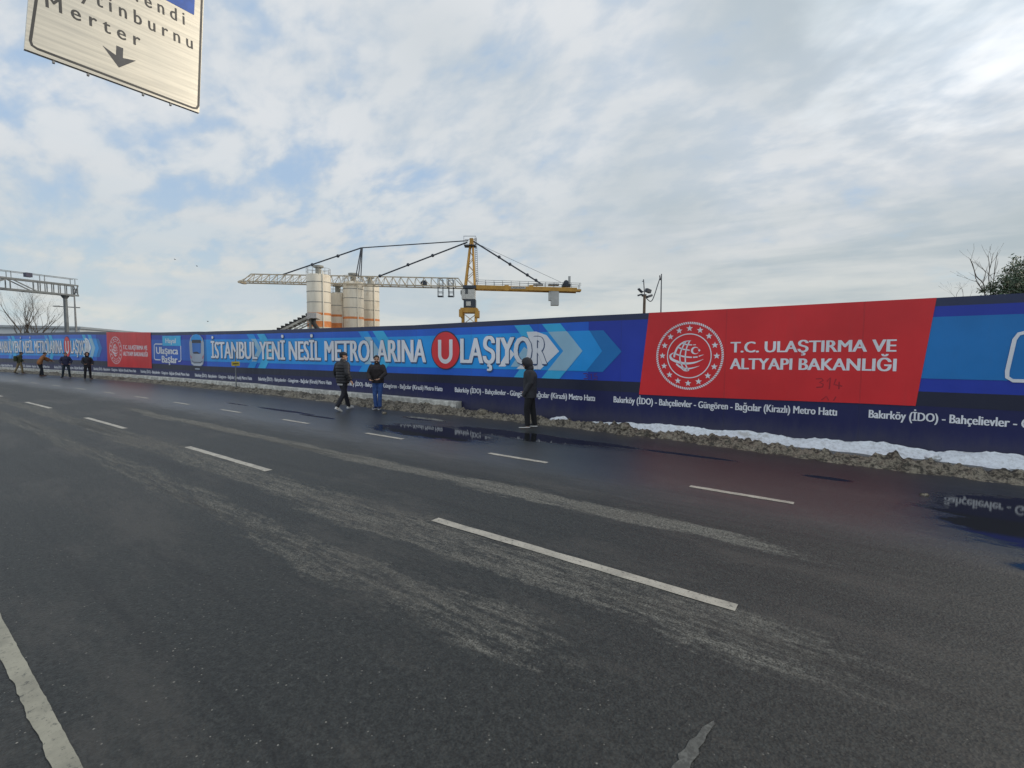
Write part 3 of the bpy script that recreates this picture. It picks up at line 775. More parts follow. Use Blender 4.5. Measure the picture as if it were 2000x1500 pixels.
# ------------------------------------------------------------------ concrete barrier
m_conc = mat('weathered concrete', (0.50, 0.49, 0.45), 0.85, 0.25, 5, bump=0.3, bscale=30)
mb = MB(); us = [-9.95] + [-10.5 - 1.5 * i for i in range(41)]; vs = []
for u in us:
    zt = 0.335 + (0.03 if u < -20 else 0) + 0.012 * noise.noise(Vector((u, 0, 0)))
    vs += [fg(u, 0, 0.32), fg(u, zt - 0.02, 0.32), fg(u, zt, 0.29), fg(u, zt, 0.06), fg(u, 0, 0.06)]
fs = []
for i in range(len(us) - 1):
    for k in range(5): fs.append((5 * i + k, 5 * i + 5 + k, 5 * i + 5 + (k + 1) % 5, 5 * i + (k + 1) % 5))
fs += [(0, 1, 2, 3, 4), tuple(5 * len(us) - 1 - k for k in range(5))]
mb.add(vs, fs)
tag(mb.build('concrete_barrier', m_conc), 'low pale concrete barrier between the snow bank and the left hoarding', 'barrier')

# ------------------------------------------------------------------ small yellow sign on a post
m_steel = mat('grey steel', (0.22, 0.23, 0.24), 0.5, 0.15, metal=0.4)
m_yel = mat('yellow sign paint', (0.62, 0.47, 0.05), 0.5)
p0 = fg(-21.9, 0, 0.45); pt = thing('roadside_marker', p0, 'small yellow plate sign on a thin grey post in front of the hoarding', 'sign')
mb = MB(); mb.tube([p0 + Vector((0, 0, 0)), p0 + Vector((0, 0, 1.86))], 0.03, 8); mb.build('post', m_steel, pt)
dirv = (Vector((0, 0, 0)) - p0); dirv.z = 0; dirv.normalize(); rv = Vector((-dirv.y, dirv.x, 0))
mb = MB(); mb.box(p0 + Vector((0, 0, 1.28)) + dirv * 0.045, (0.34, 0.02, 0.21), (rv, dirv, Vector((0, 0, 1)))); pl = mb.build('plate', m_yel, pt)
mb = MB(); mb.box(p0 + Vector((0, 0, 1.28)) + dirv * 0.058, (0.24, 0.006, 0.05), (rv, dirv, Vector((0, 0, 1)))); mb.build('marking', mat('dark sign marking', (0.10, 0.08, 0.03), 0.6), pl)

# =================================================================== OVERHEAD ROAD SIGN
SX = -9.536
def smap(y, z, layer): return Vector((SX + 0.03 + 0.003 * layer, y, z))
def sign_material():
    m = bpy.data.materials.new('cream reflective sheeting'); m.use_nodes = True
    w = NT(m.node_tree); b = w.n['Principled BSDF']
    geo = w.new('ShaderNodeNewGeometry').outputs['Position']
    f = w.noise(w.mapping(geo, (1, 0.5, 14), (0.05, 0, 0)), 1.6, 5, 0.6); g = w.noise(geo, 1.2, 3, 0.5)
    c = w.mix(w.step(f, 0.35, 0.65), (0.50, 0.485, 0.43), (0.60, 0.58, 0.51))
    c = w.mix(w.math('MULTIPLY', w.step(g, 0.4, 0.7), 0.25), c, (0.42, 0.43, 0.41))
    w.put(b.inputs['Base Color'], c); b.inputs['Metallic'].default_value = 0.45
    w.put(b.inputs['Roughness'], w.math('ADD', 0.26, w.math('MULTIPLY', f, 0.16)))
    bn = w.new('ShaderNodeBump'); bn.inputs['Strength'].default_value = 0.10; bn.inputs['Distance'].default_value = 0.01
    w.put(bn.inputs['Height'], f); w.put(b.inputs['Normal'], bn.outputs[0])
    return m
m_sign = sign_material()
m_signink = mat('black sign lettering', (0.045, 0.047, 0.05), 0.4); m_blue = mat('blue sign sheeting', (0.02, 0.11, 0.50), 0.3)
m_alu = mat('aluminium sign back', (0.45, 0.45, 0.44), 0.4, metal=0.7)
os_ = thing('overhead_road_sign', (SX, 2.7, 6.0), 'large cream direction sign with black place names hanging over the road', 'road sign')
BL, BR, TR, TL = (1.57, 6.0), (3.73, 6.0), (3.93, 8.9), (1.86, 8.9)
mb = MB(); q = [BL, BR, TR, TL]
mb.add([(SX + 0.03, y, z) for y, z in q] + [(SX - 0.03, y, z) for y, z in q], [(0, 1, 2, 3), (7, 6, 5, 4), (0, 4, 5, 1), (1, 5, 6, 2), (2, 6, 7, 3), (3, 7, 4, 0)])
sp = mb.build('panel', m_sign, os_)
bord = [(1.90, 8.80), (1.72, 6.74), (1.635, 6.14), (1.65, 6.085), (1.70, 6.065), (3.63, 6.045), (3.69, 6.06), (3.72, 6.12), (3.83, 7.94), (3.88, 8.80)]
flat_obj('border', [(stroke2d(bord, 0.032), m_signink, 1)], smap, os_)
flat_obj('blue_field', [(poly2d([(1.80, 7.66), (3.70, 7.61), (3.78, 8.72), (1.95, 8.72)]), m_blue, 1)], smap, os_)
def spaced(t): return ' '.join(t)
for body, y0, y1, z in (('M e r t e r', 1.815, 2.91, 6.69), ('Z e y t i n b u r n u', 1.80, 3.66, 7.03), ('M e r k e z e f e n d i', 1.64, 3.55, 7.37)):
    flat_obj('place_name', heavy(body, y0, y1, z, 0.20, 0.004, m_signink, 1), smap, os_)
flat_obj('arrow', [(poly2d([(2.43, 6.475), (2.59, 6.41), (2.60, 6.56), (2.685, 6.56), (2.675, 6.41), (2.845, 6.45), (2.62, 6.24)]), mat('slate sign arrow', (0.07, 0.075, 0.085), 0.4), 1)], smap, os_)
for y in (1.87, 2.25, 2.93, 3.31):
    mb = MB(); mb.box((SX - 0.005, y, 5.985), (0.04, 0.025, 0.05)); mb.build('clip', m_steel, os_)
sg = thing('sign_gantry', (SX - 0.35, -3.2, 0), 'grey steel cantilever gantry carrying the cream overhead sign', 'gantry')
mb = MB(); mb.cyl((SX - 0.35, -3.2, 0), 0.2, 9.2, 16); mb.build('post', m_steel, sg)
mb = MB(); mb.box((SX - 0.2, 0.15, 8.3), (0.2, 6.9, 0.25)); mb.box((SX - 0.2, 0.05, 7.5), (0.2, 6.7, 0.2)); mb.build('arm', m_steel, sg)
mb = MB(); mb.cyl((SX - 0.35, -3.2, 0), 0.4, 0.06, 16); mb.build('base_plate', m_steel, sg)

# =================================================================== FAR LEFT: gantry, lamp, tree, long building
m_gal = mat('weathered galvanised steel', (0.15, 0.17, 0.185), 0.55, 0.15, 2, metal=0.3)
gp = at(133, 690, 38.5); gp.z = 0
gt = thing('sign_gantry', gp, 'grey lattice gantry with walkway railing beyond the far left hoarding', 'gantry')
mb = MB(); mb.tube([gp, gp + Vector((0, 0, 6.05))], [0.16, 0.13], 14); mb.tube([gp + Vector((0, 0, 6.0)), gp + Vector((0, 0, 6.3))], [0.14, 0.33], 14); mb.build('post', m_gal, gt)
gd = Vector((0.28, -0.96, 0)).normalized(); gn = Vector((-gd.y, gd.x, 0)); zb = 6.30; zt_ = 7.10
A0 = gp - gd * 0.75
mb = MB(); L_ = 19.0
for sgn in (-0.3, 0.3):
    o = A0 + gn * sgn
    mb.bar(o + Vector((0, 0, zb)), o + gd * L_ + Vector((0, 0, zb)), 0.13); mb.bar(o + Vector((0, 0, zt_)), o + gd * L_ + Vector((0, 0, zt_)), 0.11)
    x = 0.05
    for i in range(6): mb.bar(o + gd * x + Vector((0, 0, zb)), o + gd * x + Vector((0, 0, zt_)), 0.06); x += 0.42
    k = 0
    while x < L_ - 1.5:
        mb.bar(o + gd * x + Vector((0, 0, zb)), o + gd * x + Vector((0, 0, zt_)), 0.07)
        a, b = (zt_, zb) if k % 2 else (zb, zt_)
        mb.bar(o + gd * x + Vector((0, 0, a)), o + gd * (x + 1.6) + Vector((0, 0, b)), 0.07); x += 1.6; k += 1
mb.bar(A0 - gn * 0.3 + Vector((0, 0, zb)), A0 + gn * 0.3 + Vector((0, 0, zt_)), 0.06); mb.bar(A0 + gn * 0.3 + Vector((0, 0, zb)), A0 - gn * 0.3 + Vector((0, 0, zt_)), 0.06)
mb.build('truss', m_gal, gt)
mb = MB()
for sgn in (-0.3, 0.3):
    o = A0 + gn * sgn; mb.bar(o + Vector((0, 0, 7.62)), o + gd * L_ + Vector((0, 0, 7.62)), 0.04)
    for i in range(10): mb.bar(o + gd * (0.2 + i * 1.95) + Vector((0, 0, zt_)), o + gd * (0.2 + i * 1.95) + Vector((0, 0, 7.62)), 0.04)
mb.build('railing', m_gal, gt)
mb = MB(); c = at(54.5, 537, 34.5); mb.box(c, (0.36, 0.36, 0.3), (gd, gn, Vector((0, 0, 1)))); mb.build('camera_box', mat('dark blue box', (0.03, 0.035, 0.08), 0.5), gt)
mb = MB(); mb.cyl(gp + gd * 18, 0.16, 6.25, 14); mb.build('post', m_gal, gt)

lp = at(151, 690, 58); lp.z = 0
lt = thing('street_lamp', lp, 'thin grey lamp pole with a crossing arm right of the lattice gantry post', 'street lamp')
mb = MB(); mb.tube([lp, lp + Vector((0, 0, 9.3))], [0.16, 0.06], 10); mb.build('pole', m_steel, lt)
mb = MB(); a, b = at(110, 598, 58), at(156, 601, 58); mb.tube([a, b], 0.06, 8); ar = mb.build('arm', m_steel, lt)
mb = MB(); mb.box(a, (0.7, 0.25, 0.1), (RGT, FWD, UPV)); mb.build('lamp_head', m_steel, lt)
# long pale building behind the far hoarding
m_wall = mat('pale blue cladding', (0.42, 0.47, 0.52), 0.6, 0.06, 0.5); m_roofe = mat('grey roof edge', (0.28, 0.32, 0.36), 0.6)
A = at(-160, 690, 90); B = at(245, 690, 170); A.z = 0; B.z = 0
bt = thing('warehouse', (A + B) / 2, 'long pale grey blue flat roofed building far behind the left hoarding', 'building')
dv = (B - A).normalized(); nv = Vector((-dv.y, dv.x, 0)); nv = nv if nv.y > 0 else -nv
def wall_box(name, a, b, z0, z1, depth, m, proud=0.0):
    mb = MB(); mb.add([a - nv * proud + Vector((0, 0, z0)), b - nv * proud + Vector((0, 0, z0)), b + nv * depth + Vector((0, 0, z0)), a + nv * depth + Vector((0, 0, z0)),
                       a - nv * proud + Vector((0, 0, z1)), b - nv * proud + Vector((0, 0, z1)), b + nv * depth + Vector((0, 0, z1)), a + nv * depth + Vector((0, 0, z1))],
                      [(0, 1, 5, 4), (1, 2, 6, 5), (2, 3, 7, 6), (3, 0, 4, 7), (4, 5, 6, 7), (3, 2, 1, 0)])
    return mb.build(name, m, bt)
wall_box('wall', A, B, 0, 6.3, 25, m_wall)
wall_box('roof', A - dv * 0.3, B + dv * 0.3, 6.3, 6.75, 25.3, m_roofe, 0.3)
mbw = MB()
for i in range(14):
    t = A + dv * (3 + i * (B - A).length / 15)
    mbw = MB(); mbw.box(t - nv * 0.03 + Vector((0, 0, 2.4)), (2.2, 0.1, 1.4), (dv, nv, Vector((0, 0, 1)))); mbw.build('window', mat('dark window glass', (0.03, 0.04, 0.05), 0.1), bt)

def bare_tree(name, base, label, stems, height, spread, seed, rad=0.05, levels=4, cat='tree'):
    """leafless multi-stem tree: trunk and a crown of forking limbs"""
    rnd = random.Random(seed); root = thing(name, base, label, cat)
    tr = MB(); cr = MB()
    def grow(p, d, length, r, lev):
        pts = [p]; q = p.copy(); dd = d.copy()
        n = 4
        for i in range(n):
            dd = (dd + Vector((rnd.uniform(-.13, .13), rnd.uniform(-.13, .13), 0.05))).normalized()
            q = q + dd * length / n; pts.append(q.copy())
        rr = [r * (1 - 0.5 * i / n) for i in range(n + 1)]
        (tr if lev == 0 else cr).tube(pts, rr, 6 if lev < 2 else 4)
        if lev < levels:
            kids = rnd.choice((2, 3)) if lev else 3
            for k in range(kids):
                i = rnd.randint(2, n); ax = Vector((rnd.uniform(-1, 1), rnd.uniform(-1, 1), rnd.uniform(-0.1, 0.6))).normalized()
                nd = (dd * rnd.uniform(0.9, 1.3) + ax * rnd.uniform(0.45, 0.85)).normalized(); nd.z = max(nd.z, 0.12)
                grow(pts[i], nd.normalized(), length * rnd.uniform(0.55, 0.8), rr[i] * 0.66, lev + 1)
    for (dx, dy) in stems:
        grow(Vector(base), Vector((dx * spread, dy * spread, 1)).normalized(), height * 0.42, rad, 0)
    m = mat('bare grey brown bark', (0.10, 0.085, 0.07), 0.9, 0.25, 8)
    tr.build('trunk', m, root); cr.build('crown', m, root)
    return root
b1 = at(62, 690, 50); b1.z = 0
rt = RGT
bare_tree('bare_tree', b1, 'leafless spreading tree with many upright stems behind the far left hoarding', [(rt.x * k, rt.y * k) for k in (-0.75, -0.35, -0.1, 0.12, 0.4, 0.85)], 9.4, 0.47, 11, 0.11, 5)

# =================================================================== CONCRETE PLANT AND CRANE
m_silo = mat('off white silo steel', (0.70, 0.67, 0.60), 0.55, 0.07, 0.6); m_seam = mat('dark silo seam', (0.25, 0.25, 0.24), 0.6)
m_or = mat('orange silo band', (0.66, 0.23, 0.07), 0.6, 0.12, 1.5); m_cap = mat('grey filter housing', (0.30, 0.30, 0.27), 0.6)
m_rust = mat('rust stain', (0.47, 0.38, 0.27), 0.8)
HV = Vector((FWD.x, FWD.y, 0)).normalized(); RV = Vector((RGT.x, RGT.y, 0)).normalized()
def silo_material():
    m = bpy.data.materials.new('stained silo steel'); m.use_nodes = True
    w = NT(m.node_tree); b = w.n['Principled BSDF']
    geo = w.new('ShaderNodeNewGeometry').outputs['Position']
    n1 = w.noise(w.mapping(geo, (1, 1, 0.22)), 1.5, 5, 0.65); n2 = w.noise(w.mapping(geo, (1, 1, 0.8), loc=(4, 1, 2)), 0.9, 4, 0.6)
    c = w.mix(w.step(n1, 0.38, 0.68), (0.80, 0.74, 0.62), (0.70, 0.64, 0.53))
    c = w.mix(w.math('MULTIPLY', w.step(n2, 0.58, 0.74), 0.45), c, (0.50, 0.38, 0.25))
    w.put(b.inputs['Base Color'], c); b.inputs['Roughness'].default_value = 0.6
    return m
m_silo = silo_material()
def silo(px0, px1, ytop, depth, seams, label, yor=None, yor2=None, railing=True, cap=(0.45, 1.2)):
    cx = (px0 + px1) / 2; r = (px1 - px0) / 2 / FOC * depth
    top = at(cx, ytop, depth); zt = top.z; b = Vector((top.x, top.y, 0))
    zat = lambda y: at(cx, y, depth - r).z
    t = thing('cement_silo', b, label, 'silo', 'cement silos of the concrete plant')
    mb = MB(); mb.loft([(b + Vector((0, 0, z)), (rr, 0, 0), (0, rr, 0)) for z, rr in ((2.2, 0.35), (4.2, r), (zt, r), (zt + 0.12, r * 0.97), (zt + 0.3, r * 0.3))], 40)
    for p in mb.sm: pass
    o = mb.build('shell', m_silo, t)
    for y in seams:
        z = zat(y); mb = MB(); mb.tube([b + Vector((0, 0, z - 0.05)), b + Vector((0, 0, z + 0.05))], r + 0.025, 40); mb.build('seam', m_seam, t)
    for yy, h in ((yor, 0.36), (yor2, 0.9)):
        if yy:
            z = zat(yy); mb = MB(); mb.tube([b + Vector((0, 0, z - h / 2)), b + Vector((0, 0, z + h / 2))], r + 0.015, 40); mb.build('orange_band', m_or, t)
    mb = MB(); mb.cyl(b + Vector((0, 0, zt + 0.1)), cap[0], cap[1], 16); mb.cyl(b + Vector((0, 0, zt + 0.1 + cap[1])), cap[0] * 1.75, 0.28, 16); mb.build('filter', m_cap, t)
    pd_ = (-HV * 0.75 + RV * 0.66); p = b + pd_ * (r + 0.10)
    mb = MB(); mb.tube([p + Vector((0, 0, 2)), p + Vector((0, 0, zt + 0.5)), b + pd_ * r * 0.5 + Vector((0, 0, zt + 0.9))], 0.07, 8); mb.build('fill_pipe', m_silo, t)
    mb = MB()
    for k in range(12):
        a = 2 * math.pi * k / 12; p = b + Vector((math.cos(a) * r, math.sin(a) * r, zt)); mb.bar(p, p + Vector((0, 0, 1.1)), 0.04)
    for zz in (0.55, 1.1):
        ring = [b + Vector((math.cos(2 * math.pi * k / 24) * r, math.sin(2 * math.pi * k / 24) * r, zt + zz)) for k in range(25)]; mb.tube(ring, 0.022, 4)
    mb.build('railing', m_seam, t)
    for k in range(4):
        a = math.pi / 4 + k * math.pi / 2; mb = MB(); p = b + Vector((math.cos(a) * r * 0.85, math.sin(a) * r * 0.85, 0)); mb.bar(p, p + Vector((0, 0, 4.4)), 0.25); mb.build('leg', m_seam, t)
    return t
silo(600, 644, 539, 75, (549, 568, 589), 'tallest and nearest white cement silo, leftmost of the four', 612, 632)
silo(641, 679, 575, 80, (596,), 'shortest cream cement silo, partly hidden behind the tallest one', 616, 636)
silo(670.5, 709, 553, 79, (563, 581, 600), 'white cement silo third from the left with a clean orange band', 620, None)
silo(705, 740, 558, 85, (568, 587, 605), 'rightmost white cement silo of the four', 624, None)
# conveyor of the batching plant
m_cv = mat('dusty conveyor steel', (0.40, 0.385, 0.34), 0.8, 0.25, 1.0); m_dk = mat('dark rubber', (0.04, 0.04, 0.04), 0.8)
DC = 66
c0, c1 = at(540, 652, DC), at(607, 619, DC)
cg = Vector((c0.x, c0.y, 0))
cv = thing('conveyor', cg, 'dusty inclined conveyor rising towards the tallest silo above the hoarding', 'conveyor')
fl = c0 + (c0 - c1) * 1.4
mb = MB()
for sgn in (-0.5, 0.5):
    o = FWD * sgn
    mb.bar(fl + o, c1 + o, 0.12, 0.3); mb.bar(fl + o + Vector((0, 0, -0.75)), c1 + o + Vector((0, 0, -0.75)), 0.12, 0.16)
    for i in range(18):
        p = fl + (c1 - fl) * (i / 18); q = fl + (c1 - fl) * ((i + 1) / 18); mb.bar(p + o, q + o + Vector((0, 0, -0.75)), 0.07)
mb.build('frame', m_cv, cv)
mb = MB()
for i in range(20):
    p = fl + (c1 - fl) * ((i + 0.5) / 20) + Vector((0, 0, 0.38)); mb.box(p, (0.34, 1.1, 0.36), (RGT, FWD, UPV))
mb.build('rollers', m_dk, cv)
mb = MB(); mb.box(at(613, 617.5, DC), (1.3, 1.5, 0.75), (RGT, FWD, UPV)); mb.tube([at(606, 621, DC) - FWD * 0.7, at(606, 621, DC) + FWD * 0.7], 0.3, 12); mb.build('head_box', mat('pale dusty steel', (0.45, 0.43, 0.41), 0.8), cv)
mb = MB(); mb.tube([at(613, 621, DC), at(613, 632, DC), at(622, 645, DC)], 0.3, 10); mb.build('chute', m_dk, cv)
mb = MB(); mb.bar(at(600, 612, DC), at(600, 606, DC), 0.05); mb.bar(at(596, 614, DC), at(604, 609, DC), 0.06); mb.bar(at(580, 630, DC), at(596, 616, DC), 0.05)
mb.build('railing', m_cv, cv)
mb = MB(); mb.bar(at(606, 622, DC), Vector((at(606, 622, DC).x, at(606, 622, DC).y, 0)), 0.25); mb.bar(c0, cg, 0.2); mb.build('support', m_cv, cv)

# tower crane
m_cy = mat('crane yellow', (0.50, 0.27, 0.045), 0.5, 0.12, 0.8); m_cy2 = mat('pale weathered crane yellow', (0.50, 0.43, 0.32), 0.6, 0.15, 0.8)
m_cd = mat('dark crane steel', (0.035, 0.045, 0.065), 0.5); m_cw = mat('crane cab white', (0.55, 0.55, 0.52), 0.5); m_cnt = mat('concrete counterweight', (0.46, 0.47, 0.46), 0.8, 0.08, 1)
DK = 78
K = lambda x, y, o=0.0: at(x, y, DK) + FWD * o
HF = Vector((FWD.x, FWD.y, 0)).normalized(); HR = Vector((RGT.x, RGT.y, 0)).normalized(); ZV = Vector((0, 0, 1))
mastc = K(917, 615); cb = Vector((mastc.x, mastc.y, 0))
cr = thing('tower_crane', cb, 'yellow tower crane with long jib standing behind the hoarding', 'crane')
def lattice(mb, p0, p1, wx, wy, step, r, rb, X, Y):
    n = max(1, int((p1 - p0).length / step))
    for i, j in ((-1, -1), (1, -1), (1, 1), (-1, 1)): mb.bar(p0 + X * i * wx / 2 + Y * j * wy / 2, p1 + X * i * wx / 2 + Y * j * wy / 2, r)
    for k in range(n):
        a = p0 + (p1 - p0) * (k / n); b = p0 + (p1 - p0) * ((k + 1) / n)
        for (i, j), (i2, j2) in (((-1, -1), (1, -1)), ((1, -1), (1, 1)), ((1, 1), (-1, 1)), ((-1, 1), (-1, -1))):
            f = 1 if k % 2 else -1
            s_, e_ = ((i, j), (i2, j2)) if f > 0 else ((i2, j2), (i, j))
            mb.bar(a + X * s_[0] * wx / 2 + Y * s_[1] * wy / 2, b + X * e_[0] * wx / 2 + Y * e_[1] * wy / 2, rb)
            mb.bar(a + X * i * wx / 2 + Y * j * wy / 2, a + X * i2 * wx / 2 + Y * j2 * wy / 2, rb)
mb = MB(); lattice(mb, cb, Vector((cb.x, cb.y, K(917, 612).z)), 2.1, 2.1, 1.6, 0.22, 0.10, HR, HF); mb.build('mast', m_cy, cr)
mb = MB(); c = K(917, 607); mb.box(c, (2.7, 2.7, 0.75), (HR, HF, ZV))
for i in (-1, 1):
    for j in (-1, 1): mb.box(K(917, 613) + HR * i * 1.28 + HF * j * 1.28, (0.55, 0.55, 1.2), (HR, HF, ZV))
mb.build('climbing_frame', m_cy, cr)
mb = MB(); mb.box(K(918, 593.5), (1.9, 1.9, 1.35), (HR, HF, ZV)); mb.cyl(K(918, 602.5), 0.95, 0.5, 20)
mb.build('slewing_ring', m_cd, cr)
mb = MB(); mb.box(K(916, 595, -1.0), (0.75, 0.1, 0.7), (HR, HF, ZV)); mb.build('ring_plate', m_cw, cr)
mb = MB()
mb.loft([(K(916, 587), HR * 1.05 + ZV * 0, HF * 1.0), (K(915.5, 580), HR * 1.2, HF * 1.1), (K(915.5, 568), HR * 1.2, HF * 1.1)], 4)
cab = MB(); cab.box(K(915.5, 576), (2.1, 2.2, 1.55), (HR, HF, ZV)); cab.box(K(906, 573), (0.7, 1.6, 0.9), (HR, HF, ZV)); cabo = cab.build('cab', m_cw, cr)
mb = MB(); mb.box(K(903.5, 572, 0), (0.5, 1.66, 0.62), (HR, HF, ZV)); mb.box(K(912.5, 572, -1.12), (0.45, 0.04, 0.75), (HR, HF, ZV)); mb.build('window', mat('crane cab glass', (0.05, 0.06, 0.07), 0.2), cabo)
mb = MB(); mb.box(K(918, 561.5), (2.1, 2.0, 0.45), (HR, HF, ZV)); mb.build('turntable', m_cd, cr)
# tower head
ap = K(921, 469)
mb = MB()
for o in (-0.75, 0.75):
    L0, R0 = K(909.5, 559, o), K(927.5, 559, o); L1, R1 = K(919, 476, o * 0.3), K(923.5, 476, o * 0.3)
    mb.bar(L0, L1, 0.27); mb.bar(R0, R1, 0.27)
    for k in range(6):
        a, b = (L0, L1) if k % 2 else (R0, R1); c, d = (R0, R1) if k % 2 else (L0, L1)
        mb.bar(a + (b - a) * (k / 6), c + (d - c) * ((k + 1) / 6), 0.08)
mb.box(K(921, 472), (0.6, 0.7, 1.0), (HR, HF, ZV)); mb.build('tower_head', m_cy, cr)
mb = MB()
for x in (930.5, 934.0): mb.bar(K(x, 551), K(x - 3.4, 464), 0.05)
for k in range(22): y = 466 + k * 3.9; mb.bar(K(927.3 + k * 0.155, y), K(930.8 + k * 0.155, y), 0.05)
mb.build('ladder', m_cd, cr)
mb = MB()
for y in (464.5, 480): mb.bar(K(906.5, y, -0.9), K(930, y, -0.9), 0.06); mb.bar(K(906.5, y, 0.9), K(930, y, 0.9), 0.06)
mb.box(K(918.5, 481), (1.9, 1.9, 0.08), (HR, HF, ZV))
for x in (907, 930): mb.bar(K(x, 464.5, -0.9), K(x, 481, -0.9), 0.05)
mb.build('head_platform', m_cd, cr)
# jib: triangular lattice
def jib_pt(t, which):
    if which == 'top': return K(490 + 405 * t, 535.3 + 8.2 * t)
    o = -0.75 if which == 'a' else 0.75
    return K(472 + 434 * t, 550.8 + 11.0 * t, o)
mb = MB(); N_ = 27
mb.bar(jib_pt(0, 'top'), jib_pt(1, 'top'), 0.17); mb.bar(jib_pt(0, 'a'), jib_pt(1, 'a'), 0.19); mb.bar(jib_pt(0, 'b'), jib_pt(1, 'b'), 0.19)
for i in range(N_):
    t0, t1, tm = i / N_, (i + 1) / N_, (i + 0.5) / N_
    for w_ in 'ab': mb.bar(jib_pt(t0, w_), jib_pt(tm, 'top'), 0.07); mb.bar(jib_pt(tm, 'top'), jib_pt(t1, w_), 0.07)
    mb.bar(jib_pt(t0, 'a'), jib_pt(t0, 'b'), 0.06)
mb.bar(jib_pt(0, 'top'), K(472, 550), 0.12); mb.bar(jib_pt(1, 'top'), K(906, 560), 0.14)
mb.box(K(473, 552), (0.5, 1.7, 0.3), (HR, HF, ZV))
mb.build('jib', m_cy2, cr)
mb = MB(); mb.box(K(828, 553.5), (0.9, 1.0, 0.5), (HR, HF, ZV)); mb.cyl(K(828, 554), 0.32, 0.5, 12); mb.build('trolley_winch', m_cd, cr)
for x in (860.5, 880.5):
    mb = MB()
    for dx in (-4.6, 4.6):
        for o in (-0.5, 0.5): mb.bar(K(x + dx, 546, o), K(x + dx + (1 if x > 870 else 0), 579, o), 0.075)
    for y in (546, 556, 571, 579):
        for o in (-0.5, 0.5): mb.bar(K(x - 4.6, y, o), K(x + 4.6, y, o), 0.075)
    mb.box(K(x, 579.5), (0.9, 1.1, 0.08), (HR, HF, ZV))
    mb.build('service_basket', m_cd, cr)
# counter jib
mb = MB()
for o in (-0.7, 0.7): mb.bar(K(926, 562, o), K(1126, 567.5, o), 0.18, 0.62)
mb.bar(K(1060, 566), K(1134, 568), 1.5, 0.3)
for k in range(12): mb.bar(K(930 + 17 * k, 562 + k * .45, -0.7), K(930 + 17 * k, 562 + k * .45, 0.7), 0.14)
for x in (989.5, 1037): mb.box(K(x, 563.8, -0.82), (0.7, 0.12, 0.85), (HR, HF, ZV))
cj = mb.build('counter_jib', m_cy, cr)
mb = MB(); mb.box(K(1012, 563.7, -0.82), (2.35, 0.05, 0.34), (HR, HF, ZV)); mb.build('name_plate', m_cw, cj)
def kmap(x, z, l): return K(1012, 563.7, -0.86) + HR * x + ZV * z
flat_obj('lettering', [(text2d('LIEBHERR', -1.08, 1.08, -0.11, 0.22), m_cd, 0)], kmap, cj)
mb = MB()
for o in (-0.75, 0.75):
    for y0, y1 in ((548.5, 555), (552, 558.5)): mb.bar(K(930, y0, o), K(1134, y1, o), 0.05)
    for k in range(13): mb.bar(K(932 + k * 16.6, 548.5 + k * .5, o), K(932 + k * 16.6, 561 + k * .5, o), 0.05)
mb.build('railing', m_cd, cr)
mb = MB(); mb.box(K(1083.5, 582.5), (1.25, 1.3, 2.35), (HR, HF, ZV)); mb.build('counterweight', m_cnt, cr)
mb = MB(); mb.box(K(1074, 578), (0.4, 1.2, 1.5), (HR, HF, ZV)); mb.build('counterweight', m_cnt, cr)
mb = MB(); mb.tube([K(1105, 553.5, -0.6), K(1105, 553.5, 0.6)], 0.42, 14); mb.box(K(1106, 558), (1.3, 1.3, 0.35), (HR, HF, ZV)); mb.build('winch', m_cd, cr)
mb = MB(); mb.box(K(1112, 547.5), (0.35, 0.35, 1.3), (HR, HF, ZV)); mb.box(K(1051, 556), (1.6, 1.0, 0.3), (HR, HF, ZV)); mb.box(K(1081, 556.5), (1.7, 1.2, 0.3), (HR, HF, ZV)); mb.build('control_cabinet', m_cnt, cr)
# pendants
mb = MB(); mb.tube([K(915, 470), K(706, 484)], 0.09, 6); mb.tube([K(706, 484), K(553, 536)], 0.11, 6); mb.tube([K(913, 473), K(742, 539)], 0.12, 6)
mb.tube([K(924, 471), K(1058, 555)], 0.13, 6); mb.tube([K(924, 472), K(1095, 551)], 0.025, 4)
for x, y in ((975, 502), (996, 516), (1030, 537), (1047, 547.5), (797, 517), (742, 539), (845, 499), (660, 500), (610, 517)): mb.ball(K(x, y), (0.28, 0.28, 0.28), 8)
mb.build('pendant_rods', m_cd, cr)
mb = MB()
for o in (-0.6, 0.6): mb.bar(K(706, 484, o * 0.3), K(697.5, 541, o), 0.12); mb.bar(K(707, 484, o * 0.3), K(702.5, 541, o), 0.12)
mb.build('jib_strut', m_cd, cr)

